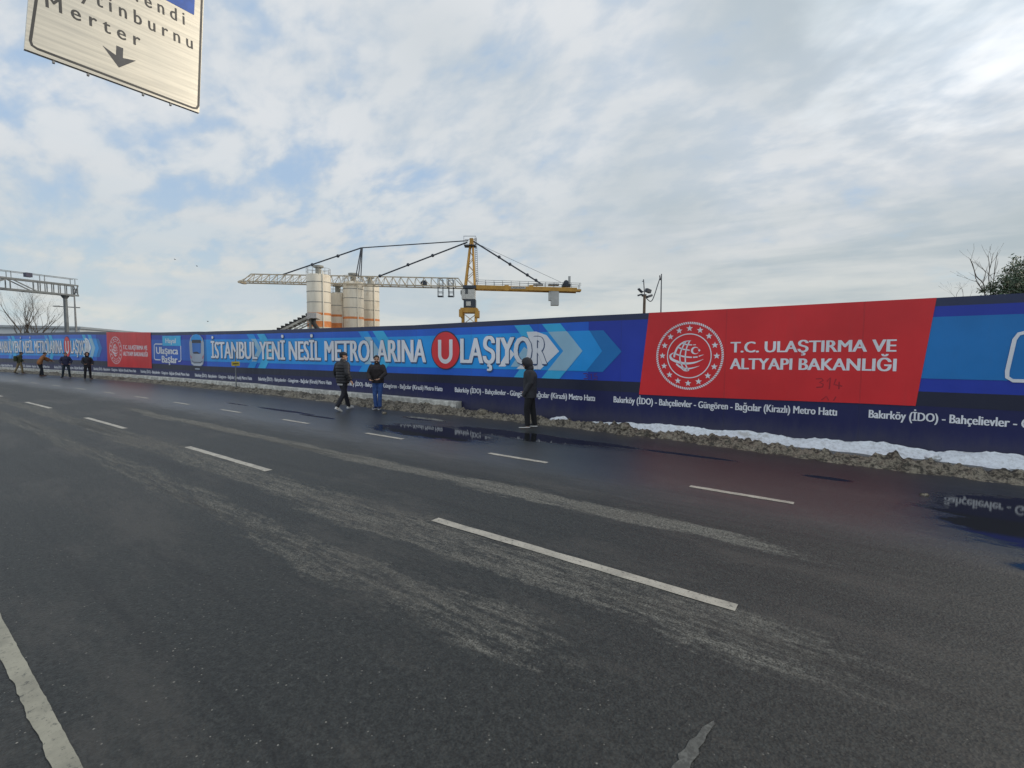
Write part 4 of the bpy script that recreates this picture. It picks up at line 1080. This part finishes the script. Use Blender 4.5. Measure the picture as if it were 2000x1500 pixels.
# =================================================================== FLOODLIGHT POLES
m_wood = mat('brown timber pole', (0.13, 0.095, 0.07), 0.85, 0.2, 6)
DP = 23.0
fb = at(1256, 700, DP); fb.z = 0
ft = thing('floodlight_pole', fb, 'brown timber pole with dark floodlights behind the hoarding', 'floodlight pole')
zt1 = at(1256.5, 577, DP).z
mb = MB(); mb.tube([fb, Vector((fb.x, fb.y, zt1))], [0.085, 0.065], 10); mb.build('pole', m_wood, ft)
mb = MB(); mb.tube([Vector((fb.x, fb.y, zt1)), at(1257, 546, DP)], 0.025, 8); mb.bar(at(1254, 549.5, DP), at(1258, 549, DP), 0.03); mb.build('rod', m_cd, ft)
for (x, y, w_, h_, tilt, yaw) in ((1250.5, 567.5, 0.26, 0.07, 0.75, 0.2), (1250, 576, 0.24, 0.06, -0.25, -0.3), (1266, 568, 0.27, 0.17, 0.25, 0.5), (1268.5, 578.5, 0.26, 0.10, -0.35, 0.3)):
    M = Matrix.Rotation(tilt, 3, FWD) @ Matrix.Rotation(yaw, 3, UPV)
    mb = MB(); ax = (M @ RGT, M @ FWD, M @ UPV); c = at(x, y, DP); mb.box(c, (w_, 0.16, h_), ax)
    for k in range(4): mb.box(c + ax[0] * (k - 1.5) * w_ / 4.5 + ax[1] * 0.1, (0.012, 0.06, h_ * 0.9), ax)
    mb.bar(c, at(1257, y + 2, DP), 0.025); mb.build('floodlight', m_cd, ft)
mb = MB(); mb.box(at(1258, 577, DP), (0.2, 0.12, 0.1), (RGT, FWD, UPV)); mb.build('bracket', m_cd, ft)
wb = at(1290, 700, DP + 0.6); wb.z = 0
wt = thing('wire_pole', wb, 'thin dark pole right of the floodlights with a cable tied to its top', 'pole')
mb = MB(); mb.tube([wb, at(1292, 535, DP + 0.6)], [0.045, 0.025], 8); mb.build('pole', m_cd, wt)
mb = MB(); mb.tube([at(1288.5, 538, DP + 0.5), at(1290, 547, DP + 0.6)], 0.03, 6); mb.build('clamp', m_cd, wt)
mb = MB(); cpts = smooth_pts([tuple(at(x, y, DP + 0.3)) for x, y in ((1289, 543), (1284, 558), (1279, 574), (1274, 586), (1269.5, 588.5), (1264, 584), (1260, 579))], 5)
mb.tube(cpts, 0.022, 6)
tag(mb.build('cable', m_cd), 'slack dark cable hanging between the floodlights and the thin pole', 'cable')

# =================================================================== TREES AT THE RIGHT
def seen_tree(name, label, depth, px_base, stems, rad, cat='tree'):
    """leafless tree whose main limbs follow the given outlines (photo pixels turned into points at one distance)"""
    b = at(px_base, 690, depth); b.z = 0
    root = thing(name, b, label, cat); tr = MB(); cr_ = MB(); rnd = random.Random(len(label)); first = True
    for pts, r in stems:
        P = [at(x, y, depth + rnd.uniform(-0.25, 0.25)) for x, y in pts]
        P = [Vector(q) for q in smooth_pts([tuple(p) for p in P], 3)]
        r = r * 0.62
        rr = [r * (1 - 0.6 * i / (len(P) - 1)) for i in range(len(P))]
        if first:
            tr.tube([b, P[0]], [r * 1.3, r], 8); first = False
        tr_ = cr_; tr_.tube(P, rr, 6)
        for k in range(5):
            i = rnd.randint(2, len(P) - 1); d = (P[i] - P[i - 1]).normalized(); a = Vector((rnd.uniform(-1, 1), rnd.uniform(-1, 1), rnd.uniform(0, 1)))
            q = P[i] + (d + a * 0.8).normalized() * rnd.uniform(0.15, 0.45); cr_.tube([P[i], q, q + (d + a * 0.4).normalized() * 0.2], [rr[i] * 0.5, rr[i] * 0.35, 0.003], 4)
    m = mat('pale grey bark', (0.13, 0.115, 0.10), 0.9)
    tr.build('trunk', m, root); cr_.build('crown', m, root)
Z = lambda l: [(1840 + x / 11.54, 470 + y / 11.54) for x, y in l]
seen_tree('bare_tree', 'small leafless forked tree beside the evergreen behind the right hoarding', 17, 1925, [(Z([(975, 1400), (960, 1150), (920, 950), (770, 800), (690, 540), (630, 420)]), 0.035),
          (Z([(960, 1180), (870, 1050), (770, 900), (730, 700), (680, 520)]), 0.03), (Z([(920, 950), (980, 720), (860, 600), (740, 480)]), 0.018), (Z([(760, 920), (650, 890), (560, 850)]), 0.012)], 0.035)
seen_tree('bare_tree', 'slender leafless tree with upright branches touching the evergreen behind the right hoarding', 17.5, 1935, [(Z([(1105, 1400), (1090, 1100), (1050, 850), (1070, 600), (1035, 330)]), 0.035),
          (Z([(1080, 620), (1120, 450), (1155, 270)]), 0.02), (Z([(1110, 1130), (1160, 900), (1190, 600), (1250, 260)]), 0.028), (Z([(1060, 800), (1180, 730), (1300, 740)]), 0.014), (Z([(1045, 760), (980, 690), (900, 620)]), 0.014)], 0.035)
seen_tree('bare_shrub', 'tiny leafless shrub tips just showing over the hoarding left of the bare trees', 18, 1872, [(Z([(300, 1400), (340, 1180), (450, 1050)]), 0.012), (Z([(320, 1300), (200, 1170)]), 0.01), (Z([(480, 1350), (460, 1100), (390, 1070)]), 0.012), (Z([(600, 1330), (680, 1130)]), 0.01)], 0.012, 'shrub')

def evergreen():
    D_ = 16.0; b = at(2040, 700, D_); b.z = 0
    root = thing('evergreen_tree', b, 'dark green evergreen tree rising behind the hoarding at the right edge', 'tree')
    m_leaf = mat('dark evergreen leaves', (0.020, 0.045, 0.018), 0.6, col2=(0.055, 0.095, 0.040), scale=2.5, lo=0.35, hi=0.7)
    m_bark = mat('dark bark', (0.07, 0.05, 0.04), 0.9, 0.3, 8)
    rnd = random.Random(4); tr = MB(); lf = MB(); top = at(2040, 520, D_)
    tr.tube([b, b + (top - b) * 0.45, b + (top - b) * 0.8, top], [0.13, 0.1, 0.06, 0.02], 10)
    for k in range(95):
        t = rnd.uniform(0.40, 1.0); a = rnd.uniform(0, 2 * math.pi); p = b + (top - b) * t
        R = (1.85 - 0.35 * max(0, (t - 0.6) / 0.4)) * rnd.uniform(0.55, 1.0)
        e = p + Vector((math.cos(a) * R, math.sin(a) * R, R * rnd.uniform(-0.05, 0.18)))
        tr.tube([p, (p + e) / 2 + Vector((0, 0, 0.05)), e], [0.03, 0.02, 0.006], 5)
        for c in range(9):
            q = p + (e - p) * rnd.uniform(0.35, 1.05) + Vector([rnd.gauss(0, 0.10) for _ in range(3)])
            for l in range(26):
                v = q + Vector([rnd.gauss(0, 0.085) for _ in range(3)]); X = Vector([rnd.uniform(-1, 1) for _ in range(3)]).normalized(); Y = X.orthogonal().normalized()
                sz = rnd.uniform(0.035, 0.07)
                lf.add([v - X * sz, v + Y * sz * 0.4, v + X * sz, v - Y * sz * 0.4], [(0, 1, 2, 3)])
    tr.build('trunk', m_bark, root); lf.build('crown', m_leaf, root)
evergreen()

# =================================================================== PEOPLE
def remesh(mb, name, voxel, mats, parent, smooth=4, label=None):
    """fuse the pieces of mb into one continuous skin"""
    tmp = mb.build('tmp', mats, None, True)
    md = tmp.modifiers.new('r', 'REMESH'); md.mode = 'VOXEL'; md.voxel_size = voxel
    ms = tmp.modifiers.new('s', 'SMOOTH'); ms.iterations = smooth; ms.factor = 0.5
    bpy.context.view_layer.update()
    me = bpy.data.meshes.new_from_object(tmp.evaluated_get(bpy.context.evaluated_depsgraph_get()))
    old = tmp.data; bpy.data.objects.remove(tmp); bpy.data.meshes.remove(old)
    me.name = name
    for p in me.polygons: p.use_smooth = True
    o = bpy.data.objects.new(name, me); C.objects.link(o)
    if parent is not None: o.parent = parent
    return o
V = Vector
m_skin = mat('skin', (0.44, 0.26, 0.18), 0.55, 0.08, 12); m_hair = mat('dark hair', (0.015, 0.012, 0.010), 0.6)
m_sole = mat('white shoe sole', (0.62, 0.62, 0.60), 0.6); m_eye = mat('dark eye', (0.02, 0.015, 0.012), 0.3)

def person(label, pos, yaw, H, J, col, coat_len=0.86, puffer=False, hood=None, hair=True, cap=None, shirt=None, voxel=0.007, sole=True, shoes=(0.03, 0.03, 0.035), head=(0, 0), beard=False, backpack=None, loose=1.0, bulk=1.0, cover=False, coat_col2=None):
    """J: joints in metres for a 1.75 m figure facing +Y, right hand on +X"""
    k = H / 1.75
    D = dict(pel=V((0, 0, .93)), wst=V((0, 0, 1.10)), chs=V((0, .0, 1.30)), nck=V((0, -.01, 1.47)), hed=V((0, .025, 1.625)))
    for s, n in ((-1, 'L'), (1, 'R')):
        D['sh' + n] = V((.178 * s, -.01, 1.385)); D['el' + n] = V((.235 * s, -.03, 1.13)); D['wr' + n] = V((.24 * s, .05, .90)); D['hd' + n] = V((.235 * s, .08, .82))
        D['hp' + n] = V((.09 * s, 0, .90)); D['kn' + n] = V((.10 * s, .02, .49)); D['an' + n] = V((.10 * s, -.03, .085)); D['to' + n] = V((.12 * s, .14, .03))
    for n, v in J.items(): D[n] = V(v)
    hy, hp = head; HM = Matrix.Rotation(hy, 3, 'Z') @ Matrix.Rotation(hp, 3, 'X')
    hc = D['hed']
    b = MB()
    X = V((1, 0, 0)); Yv = V((0, 1, 0))
    shv = (D['shR'] - D['shL']); shv.z = 0; SX_ = shv.normalized(); SY_ = V((-SX_.y, SX_.x, 0))
    mid = lambda a, c, t: D[a] + (D[c] - D[a]) * t
    b.loft([(D['pel'] + V((0, 0, -.08)), X * .13, Yv * .10), (D['pel'], X * .155, Yv * .11), (D['wst'], X * .14, Yv * .10), (D['chs'], SX_ * .16, SY_ * .11), (mid('chs', 'nck', .65), SX_ * .165, SY_ * .095), (mid('chs', 'nck', .95), SX_ * .07, SY_ * .06)], 18)
    b.tube([mid('chs', 'nck', .8), D['nck'], hc + HM @ V((0, -.02, -.06))], [.07, .056, .05], 14)
    b.ball(hc + HM @ V((0, -.01, .025)), (.076, .096, .092), 18, HM.to_4x4()); b.ball(hc + HM @ V((0, .02, -.035)), (.058, .072, .085), 16, HM.to_4x4())
    b.ball(hc + HM @ V((0, .098, -.012)), (.013, .020, .026), 10, HM.to_4x4()); b.ball(hc + HM @ V((0, .085, -.092)), (.026, .018, .018), 10, HM.to_4x4())
    b.ball(hc + HM @ V((0, .086, .028)), (.045, .012, .008), 10, HM.to_4x4())
    for s in (-1, 1): b.ball(hc + HM @ V((.078 * s, -.005, -.01)), (.012, .02, .032), 8, HM.to_4x4())
    for s, n in ((-1, 'L'), (1, 'R')):
        b.tube([D['sh' + n], D['el' + n], D['wr' + n]], [.052, .040, .027], 12); b.ball(D['sh' + n], .056, 12); b.ball(D['el' + n], .041, 10)
        b.tube([D['hp' + n], D['kn' + n], D['an' + n]], [.080, .054, .038], 12); b.ball(D['hp' + n], .085, 12); b.ball(D['kn' + n], .055, 10); b.ball(D['an' + n], .042, 10)
        b.tube([D['an' + n] + V((0, -.03, -.03)), D['to' + n]], [.038, .03], 10)
        # hand: palm, four unequal fingers, thumb from the side of the palm
        w_, h_ = D['wr' + n], D['hd' + n]; d = (h_ - w_).normalized()
        side = d.cross(V((0, 0, 1)) if abs(d.z) < .8 else V((0, 1, 0))).normalized(); nrm = side.cross(d).normalized()
        if abs(d.z) >= .8: side, nrm = nrm, side        # hanging hands: fingers fan fore and aft
        inw = V((-s, 0, 0)); 
        if nrm.dot(inw) < 0: nrm = -nrm
        pal = w_ + d * .055
        b.loft([(w_ + d * .005, side * .026, nrm * .018), (w_ + d * .04, side * .038, nrm * .017), (w_ + d * .085, side * .040, nrm * .014), (w_ + d * .095, side * .034, nrm * .010)], 12)
        for i, L in enumerate((.068, .078, .073, .056)):
            r0 = w_ + d * .088 + side * (.030 - .020 * i)
            a1 = r0 + (d * .92 + nrm * .38).normalized() * L * .5; a2 = a1 + (d * .55 + nrm * .83).normalized() * L * .5
            b.tube([r0 - d * .01, a1, a2], [.0095, .0088, .0075], 8); b.ball(a2, .0075, 6)
        t0 = w_ + d * .035 + side * .034; t1 = t0 + (side * .7 + d * .6 + nrm * .35).normalized() * .035; t2 = t1 + (d * .85 + nrm * .4).normalized() * .028
        b.tube([t0 - side * .012, t1, t2], [.0125, .0105, .008], 8); b.ball(t2, .008, 6)
    P = remesh(b, 'person', voxel, m_skin, None, 3)
    tag(P, label, 'person')
    P.location = pos; P.rotation_euler = (0, 0, yaw); P.scale = (k, k, k)
    # ---- eyes, mouth
    for s in (-1, 1):
        e = MB(); e.ball(hc + HM @ V((.032 * s, .083, .008)), (.014, .008, .009), 10, HM.to_4x4()); e.build('eye', m_eye, P, True)
    e = MB(); e.ball(hc + HM @ V((0, .091, -.062)), (.026, .008, .007), 10, HM.to_4x4()); e.build('mouth', mat('lips', (0.30, 0.12, 0.10), 0.5), P, True)
    # ---- trousers
    L_ = loose
    t = MB()
    t.loft([(D['pel'] + V((0, 0, -.10)), X * .125, Yv * .105), (D['pel'] + V((0, 0, -.02)), X * .172, Yv * .128), (D['pel'] + V((0, 0, .09)), X * .160, Yv * .118)], 18)
    for n in 'LR':
        ank = D['an' + n]; kn = D['kn' + n]; hp_ = D['hp' + n]
        sh = (ank - kn).normalized()
        t.tube([hp_ + V((0, 0, .02)), hp_ + (kn - hp_) * .5, kn, kn + (ank - kn) * .5, ank + sh * .01], [.100, .086 * L_, .070 * L_, .064 * L_, .058 * L_], 14); t.ball(hp_, .10, 12); t.ball(kn, .069 * L_, 10)
    remesh(t, 'trousers', voxel * 1.25, mat('trousers ' + label[:24], col[1], 0.85, 0.2, 9, bump=0.35, bscale=18), P, 4)
    # ---- shoes
    for n in 'LR':
        a, to = D['an' + n], D['to' + n]; f = to - a; f.z = 0; f.normalize(); sd_ = V((-f.y, f.x, 0))
        up = V((0, 0, 1)); heel = a - f * .055; heel.z = a.z - .05
        fwd_ = (to - V((a.x, a.y, a.z - .052))); fwd_.normalize(); upn = sd_.cross(fwd_) * -1
        if upn.z < 0: upn = -upn
        L0 = heel; tip = heel + fwd_ * .27
        u = MB()
        u.loft([(L0 + fwd_ * -.01 + upn * .03, sd_ * .024, upn * .022), (L0 + fwd_ * .02 + upn * .035, sd_ * .036, upn * .038), (L0 + fwd_ * .08 + upn * .045, sd_ * .041, upn * .048), (L0 + fwd_ * .15 + upn * .033, sd_ * .044, upn * .035), (L0 + fwd_ * .21 + upn * .024, sd_ * .045, upn * .025), (tip + upn * .018, sd_ * .026, upn * .016)], 14)
        u.tube([a + V((0, 0, -.02)), a + V((0, 0, .02))], [.048, .044], 12)
        so = remesh(u, 'shoe', voxel * 1.2, mat('shoe ' + label[:24], shoes, 0.6), P, 3)
        if sole:
            q = MB(); ring = []
            outline = [(-.012, .022), (.02, .036), (.09, .039), (.16, .046), (.215, .046), (.25, .034), (.272, .010)]
            pts = [L0 + fwd_ * x + sd_ * y for x, y in outline] + [L0 + fwd_ * x - sd_ * y for x, y in outline[::-1]]
            nn = len(pts); q.add([p - upn * .008 for p in pts] + [p + upn * .016 for p in pts], [tuple(range(nn))[::-1], tuple(range(nn, 2 * nn))] + [(i, (i + 1) % nn, nn + (i + 1) % nn, nn + i) for i in range(nn)])
            q.build('sole', m_sole, so, True)
    # ---- jacket
    j = MB()
    hem = coat_len
    bot = D['pel'] + V((0, 0, hem - .93))
    prof = [(bot, .185, .145, X, Yv), (D['pel'] + V((0, 0, .08)), .195, .148, X, Yv), (D['wst'] + V((0, 0, .02)), .190, .142, X, Yv), (D['chs'], .205, .150, SX_, SY_), (mid('chs', 'nck', .55), .198, .130, SX_, SY_), (mid('chs', 'nck', .92), .105, .088, SX_, SY_)]
    prof = [(c_, a_ * (1 + (bulk - 1) * (1.0 if i_ < 4 else .4)), b_ * (1 + (bulk - 1) * (1.2 if i_ < 5 else .4)), x_, y_) for i_, (c_, a_, b_, x_, y_) in enumerate(prof)]
    rings = []
    if puffer:
        for i in range(len(prof) - 1):
            c0_, a0, b0, x0, y0 = prof[i]; c1_, a1, b1, x1, y1 = prof[i + 1]
            n_ = max(2, int((c1_ - c0_).length / .022))
            for m_ in range(n_):
                t_ = m_ / n_; c_ = c0_ + (c1_ - c0_) * t_; pf = 0.016 * abs(math.sin(math.pi * (c_.z - hem) / .085)) - .006
                rings.append((c_, (x0 + (x1 - x0) * t_) * (a0 + (a1 - a0) * t_ + pf), (y0 + (y1 - y0) * t_) * (b0 + (b1 - b0) * t_ + pf)))
        c_, a_, b_q, x_, y_ = prof[-1]; rings.append((c_, x_ * a_, y_ * b_q))
    else: rings = [(c_, x_ * a_, y_ * b_q) for c_, a_, b_q, x_, y_ in prof]
    j.loft(rings, 22)
    j.tube([mid('chs', 'nck', .70), D['nck'] + V((0, -.005, .01)), D['nck'] + (D['hed'] - D['nck']) * .38], [.105, .088, .082], 14)
    for n in 'LR':
        s_, e_, w_ = D['sh' + n], D['el' + n], D['wr' + n]
        pts = [s_ + (e_ - s_) * t_ for t_ in (0, .33, .66)] + [e_ + (w_ - e_) * t_ for t_ in (0, .33, .66, .97)]
        rr = [q * bulk for q in (.074, .076, .071, .066, .061, .057, .052)]
        if puffer:
            pp = []; r2 = []
            for i in range(len(pts) - 1):
                for m_ in range(5): t_ = m_ / 5; pp.append(pts[i] + (pts[i + 1] - pts[i]) * t_); r2.append(rr[i] + (rr[i + 1] - rr[i]) * t_ + .008 * abs(math.sin(math.pi * (i + t_) / 1.0)) + .004)
            pts, rr = pp + [pts[-1]], r2 + [rr[-1]]
        j.tube(pts, rr, 14); j.ball(s_, .074 * bulk, 12); j.ball(e_, .066 * bulk, 10)
        if cover: j.tube([w_ - (w_ - e_) * .05, D['hd' + n] + (D['hd' + n] - w_) * .35], [.052, .045], 12)
    jo = remesh(j, 'jacket', voxel * 1.3, mat('jacket ' + label[:24], col[0], 0.6 if puffer else 0.8, 0.18, 7, col2=coat_col2, bump=0.35, bscale=14), P, 2 if puffer else 5)
    if shirt:
        q = MB(); q.loft([(bot + V((0, 0, -.055)), X * .182, Yv * .138), (bot + V((0, 0, .02)), X * .178, Yv * .135)], 22); q.build('shirt_hem', mat('pale shirt hem', shirt, 0.8), P, True)
    # ---- head wear
    def shell(name, c, r, keep, m, thick=.012):
        bm = bmesh.new(); bmesh.ops.create_uvsphere(bm, u_segments=28, v_segments=18, radius=1)
        bmesh.ops.delete(bm, geom=[f for f in bm.faces if not keep(f.calc_center_median())], context='FACES')
        for v in bm.verts: v.co = hc + HM @ (V(c) + V((v.co.x * r[0], v.co.y * r[1], v.co.z * r[2])) * (1 + .05 * noise.noise(v.co * 3)))
        me = bpy.data.meshes.new(name); bm.to_mesh(me); bm.free(); me.materials.append(m)
        for p in me.polygons: p.use_smooth = True
        o = bpy.data.objects.new(name, me); C.objects.link(o); o.parent = P
        md = o.modifiers.new('thickness', 'SOLIDIFY'); md.thickness = thick; md.offset = 1
        return o
    if hood:
        shell('hood', (0, -.015, .01), (.108, .130, .142), lambda c: not (c.y > .55 and c.z < .62 and c.z > -.85), mat('hood ' + label[:24], hood, 0.8, 0.15, 8), .014)
        q = MB(); q.loft([(mid('chs', 'nck', .8), SX_ * .11, SY_ * .09), (D['nck'] + V((0, -.01, .03)), SX_ * .098, SY_ * .098), (hc + HM @ V((0, -.04, -.07)), SX_ * .09, SY_ * .10)], 16); q.build('hood_collar', mat('hood ' + label[:24], hood, 0.8), P, True)
    if hair: shell('hair', (0, -.012, .028), (.083, .103, .098), lambda c: c.z > .12 and not (c.y > .72 and c.z < .55) or (c.y < -.15 and c.z > -.55), m_hair, .010)
    if cap:
        shell('cap', (0, -.01, .045), (.092, .110, .088), lambda c: c.z > 0.02, mat('cap ' + label[:24], cap, 0.8), .008)
        q = MB(); q.loft([(hc + HM @ V((0, .085, .052)), HM @ V((.07, 0, 0)), HM @ V((0, 0, .006))), (hc + HM @ V((0, .15, .040)), HM @ V((.055, 0, 0)), HM @ V((0, 0, .005)))], 12); q.build('cap_brim', mat('cap ' + label[:24], cap, 0.8), P, True)
    if beard: shell('beard', (0, .018, -.05), (.064, .082, .072), lambda c: c.y > .15 and c.z < .05, m_hair, .006)
    if backpack:
        q = MB(); c_ = D['chs'] - SY_ * .26 + V((0, 0, -.08)); q.loft([(c_ + V((0, 0, -.22)), SX_ * .13, SY_ * .08), (c_ + V((0, 0, -.18)), SX_ * .16, SY_ * .11), (c_ + V((0, 0, .12)), SX_ * .15, SY_ * .11), (c_ + V((0, 0, .2)), SX_ * .11, SY_ * .07)], 16)
        bo = remesh(q, 'backpack', .012, mat('backpack cloth', backpack, 0.8, 0.15), None, 4)
        bo.location = pos; bo.rotation_euler = (0, 0, yaw); bo.scale = (k, k, k)
        tag(bo, 'olive green backpack worn by the far left person in tan clothes', 'backpack')
    return P

def facing(v): return math.atan2(-v[0], v[1])      # yaw that turns +Y on to v
def ppos(s, Y): q = road(s, Y); return (q.x, q.y, 0.0)
# view directions at each spot
def view(s, Y):
    q = road(s, Y); a = Vector((q.x, q.y, 0)).normalized(); return a, Vector((a.y, -a.x, 0))     # away, right
aw, rg = view(-6.6, 9.8)
fd = -rg + aw * 0.05
# hooded person, left profile, head bowed
person('person in dark hooded coat standing with bowed head beside the puddle', ppos(-6.6, 9.8), facing(fd), 1.74,
       dict(nck=(0, .02, 1.47), hed=(0, .085, 1.60), chs=(0, -.005, 1.30), shL=(-.17, .0, 1.385), shR=(.17, .0, 1.385), elR=(.21, -.03, 1.14), wrR=(.20, .10, .93), hdR=(.19, .14, .85), elL=(-.21, -.03, 1.14), wrL=(-.20, .10, .93), hdL=(-.19, .15, .85),
            knL=(-.10, .07, .49), anL=(-.10, .05, .085), toL=(-.12, .22, .03), knR=(.10, -.06, .49), anR=(.10, -.12, .085), toR=(.12, .05, .03)),
       ((0.028, 0.029, 0.036), (0.009, 0.009, 0.012)), coat_len=.76, hood=(0.025, 0.026, 0.033), hair=True, cap=(0.012, 0.012, 0.016), head=(0, -.45), beard=True, shoes=(0.02, 0.02, 0.025), loose=1.12, bulk=1.14, cover=True)
aw, rg = view(-13.2, 9.05)
fd = (aw * 0.75 + rg * 0.75)
person('person seen from behind in a black puffer jacket and white trainers walking past', ppos(-13.2, 9.05), facing(fd), 1.86,
       dict(nck=(0, .015, 1.47), hed=(0, .045, 1.62), elL=(-.30, .02, 1.15), wrL=(-.33, .14, .93), hdL=(-.33, .20, .86), elR=(.27, -.10, 1.14), wrR=(.34, -.04, .91), hdR=(.37, .0, .84),
            knL=(-.09, .17, .51), anL=(-.08, .30, .10), toL=(-.09, .46, .05), knR=(.09, -.08, .50), anR=(.09, -.34, .15), toR=(.10, -.20, .03)),
       ((0.015, 0.015, 0.019), (0.014, 0.014, 0.021)), coat_len=.82, bulk=1.12, puffer=True, hair=True, cap=(0.010, 0.010, 0.014), shirt=(0.55, 0.54, 0.54), shoes=(0.62, 0.60, 0.55), head=(-.75, 0))
aw, rg = view(-12.6, 9.92)
fd = (-aw * 0.95 - rg * 0.25)
person('person in dark jacket and blue jeans with hands clasped in front', ppos(-12.62, 9.92), facing(fd), 1.77,
       dict(pel=(0, -.04, .93), hpL=(-.085, -.04, .90), hpR=(.085, -.04, .90), chs=(0, .02, 1.30), nck=(0, .03, 1.46), hed=(0, .075, 1.615), shL=(-.18, .01, 1.385), shR=(.18, .01, 1.385),
            elL=(-.27, .06, 1.16), wrL=(-.13, .27, 1.00), hdL=(-.06, .32, .97), elR=(.27, .06, 1.15), wrR=(.16, .28, .97), hdR=(.09, .34, .94),
            knL=(-.08, .02, .49), anL=(-.06, -.03, .085), toL=(-.07, .14, .03), knR=(.08, .02, .49), anR=(.07, -.05, .085), toR=(.10, .12, .03)),
       ((0.028, 0.022, 0.024), (0.040, 0.095, 0.28)), coat_len=.86, bulk=1.05, hair=True, beard=True, shoes=(0.015, 0.02, 0.06), head=(0.25, -.06))
aw, rg = view(-39.7, 9.87)
person('person in a dark hooded parka, rightmost of the four far figures', ppos(-39.7, 9.87), facing(-aw + rg * .3), 1.74,
       dict(knL=(-.12, .03, .49), anL=(-.14, -.02, .085), toL=(-.18, .14, .03), knR=(.12, .0, .49), anR=(.13, -.08, .085), toR=(.19, .08, .03), elR=(.27, .04, 1.13), wrR=(.20, .18, 1.0), hdR=(.14, .24, .99), elL=(-.27, .04, 1.13), wrL=(-.22, .17, .97), hdL=(-.16, .23, .95)),
       ((0.018, 0.020, 0.028), (0.014, 0.014, 0.020)), coat_len=.80, hood=(0.016, 0.017, 0.028), hair=False, voxel=.010, sole=False)
aw, rg = view(-42.9, 9.73)
person('person in navy jacket and dark jeans facing the road with legs apart', ppos(-42.9, 9.73), facing(-aw), 1.74,
       dict(hed=(0, .06, 1.61), elL=(-.30, .0, 1.14), wrL=(-.22, .15, .96), hdL=(-.16, .21, .92), elR=(.30, .0, 1.14), wrR=(.22, .15, .96), hdR=(.16, .21, .92), knL=(-.15, .06, .49), anL=(-.17, .0, .085), toL=(-.22, .15, .03), knR=(.15, .02, .49), anR=(.20, -.05, .085), toR=(.26, .1, .03)),
       ((0.022, 0.025, 0.062), (0.016, 0.030, 0.045)), coat_len=.86, hair=True, voxel=.010, sole=False, head=(0, -.25))
aw, rg = view(-46.65, 9.49)
person('bending person in a rust orange jacket reaching an arm out to the right', ppos(-46.65, 9.49), facing(rg * 1.0 + aw * .35), 1.78,
       dict(pel=(0, -.08, .92), wst=(0, -.04, 1.08), chs=(0, .06, 1.26), nck=(0, .14, 1.42), hed=(0, .22, 1.56), shL=(-.18, .11, 1.37), shR=(.18, .11, 1.37), hpL=(-.09, -.08, .89), hpR=(.09, -.08, .89),
            elR=(.20, .34, 1.22), wrR=(.16, .55, 1.06), hdR=(.15, .62, 1.02), elL=(-.22, .30, 1.18), wrL=(-.16, .48, 1.05), hdL=(-.12, .56, 1.02), knL=(-.07, .02, .49), anL=(-.08, -.06, .085), toL=(-.09, .1, .03), knR=(.08, .0, .49), anR=(.08, .03, .085), toR=(.1, .2, .03)),
       ((0.26, 0.105, 0.035), (0.014, 0.018, 0.028)), coat_len=.85, hair=True, voxel=.010, sole=False, head=(0, -.3))
aw, rg = view(-53, 10.0)
person('person in an olive coat and tan trousers with a cap, leftmost of the far figures', ppos(-53, 10.0), facing(rg + aw * .3), 1.76,
       dict(chs=(0, .03, 1.28), nck=(0, .07, 1.45), hed=(0, .12, 1.59), elR=(.22, .05, 1.13), wrR=(.20, .17, .97), hdR=(.18, .23, .93), knL=(-.10, -.12, .50), anL=(-.10, -.28, .13), toL=(-.11, -.14, .03), knR=(.10, .10, .49), anR=(.10, .12, .085), toR=(.12, .28, .03)),
       ((0.060, 0.062, 0.030), (0.24, 0.18, 0.10)), coat_len=.84, hair=True, cap=(0.03, 0.03, 0.04), voxel=.010, sole=False, backpack=(0.035, 0.045, 0.022), head=(0, -.2))

# =================================================================== BIRDS
m_bird = mat('dark bird feathers', (0.03, 0.03, 0.035), 0.8)
for i, (x, y, lab) in enumerate(((342, 507, 'tiny dark bird flying highest, farthest left of the crane jib'), (385, 520, 'tiny dark bird between the highest bird and the crane jib tip'), (406, 628, 'tiny dark bird flying just above the hoarding left of the conveyor'))):
    c = at(x, y, 60); b = thing('bird', c, lab, 'bird')
    mb = MB(); mb.tube([c - RGT * .10, c - RGT * .04, c + RGT * .04, c + RGT * .09], [.01, .03, .027, .01], 8); mb.build('body', m_bird, b)
    for s in (-1, 1):
        mb = MB(); e = c + UPV * .07 + FWD * .15 * s; mb.add([c - RGT * .05, c + RGT * .05, e + RGT * .02, e - RGT * .04], [(0, 1, 2, 3)])
        mb.add([c - RGT * .05 + UPV * .012, c + RGT * .05 + UPV * .012, e + RGT * .02 + UPV * .006, e - RGT * .04 + UPV * .006], [(3, 2, 1, 0)]); mb.build('wing', m_bird, b)
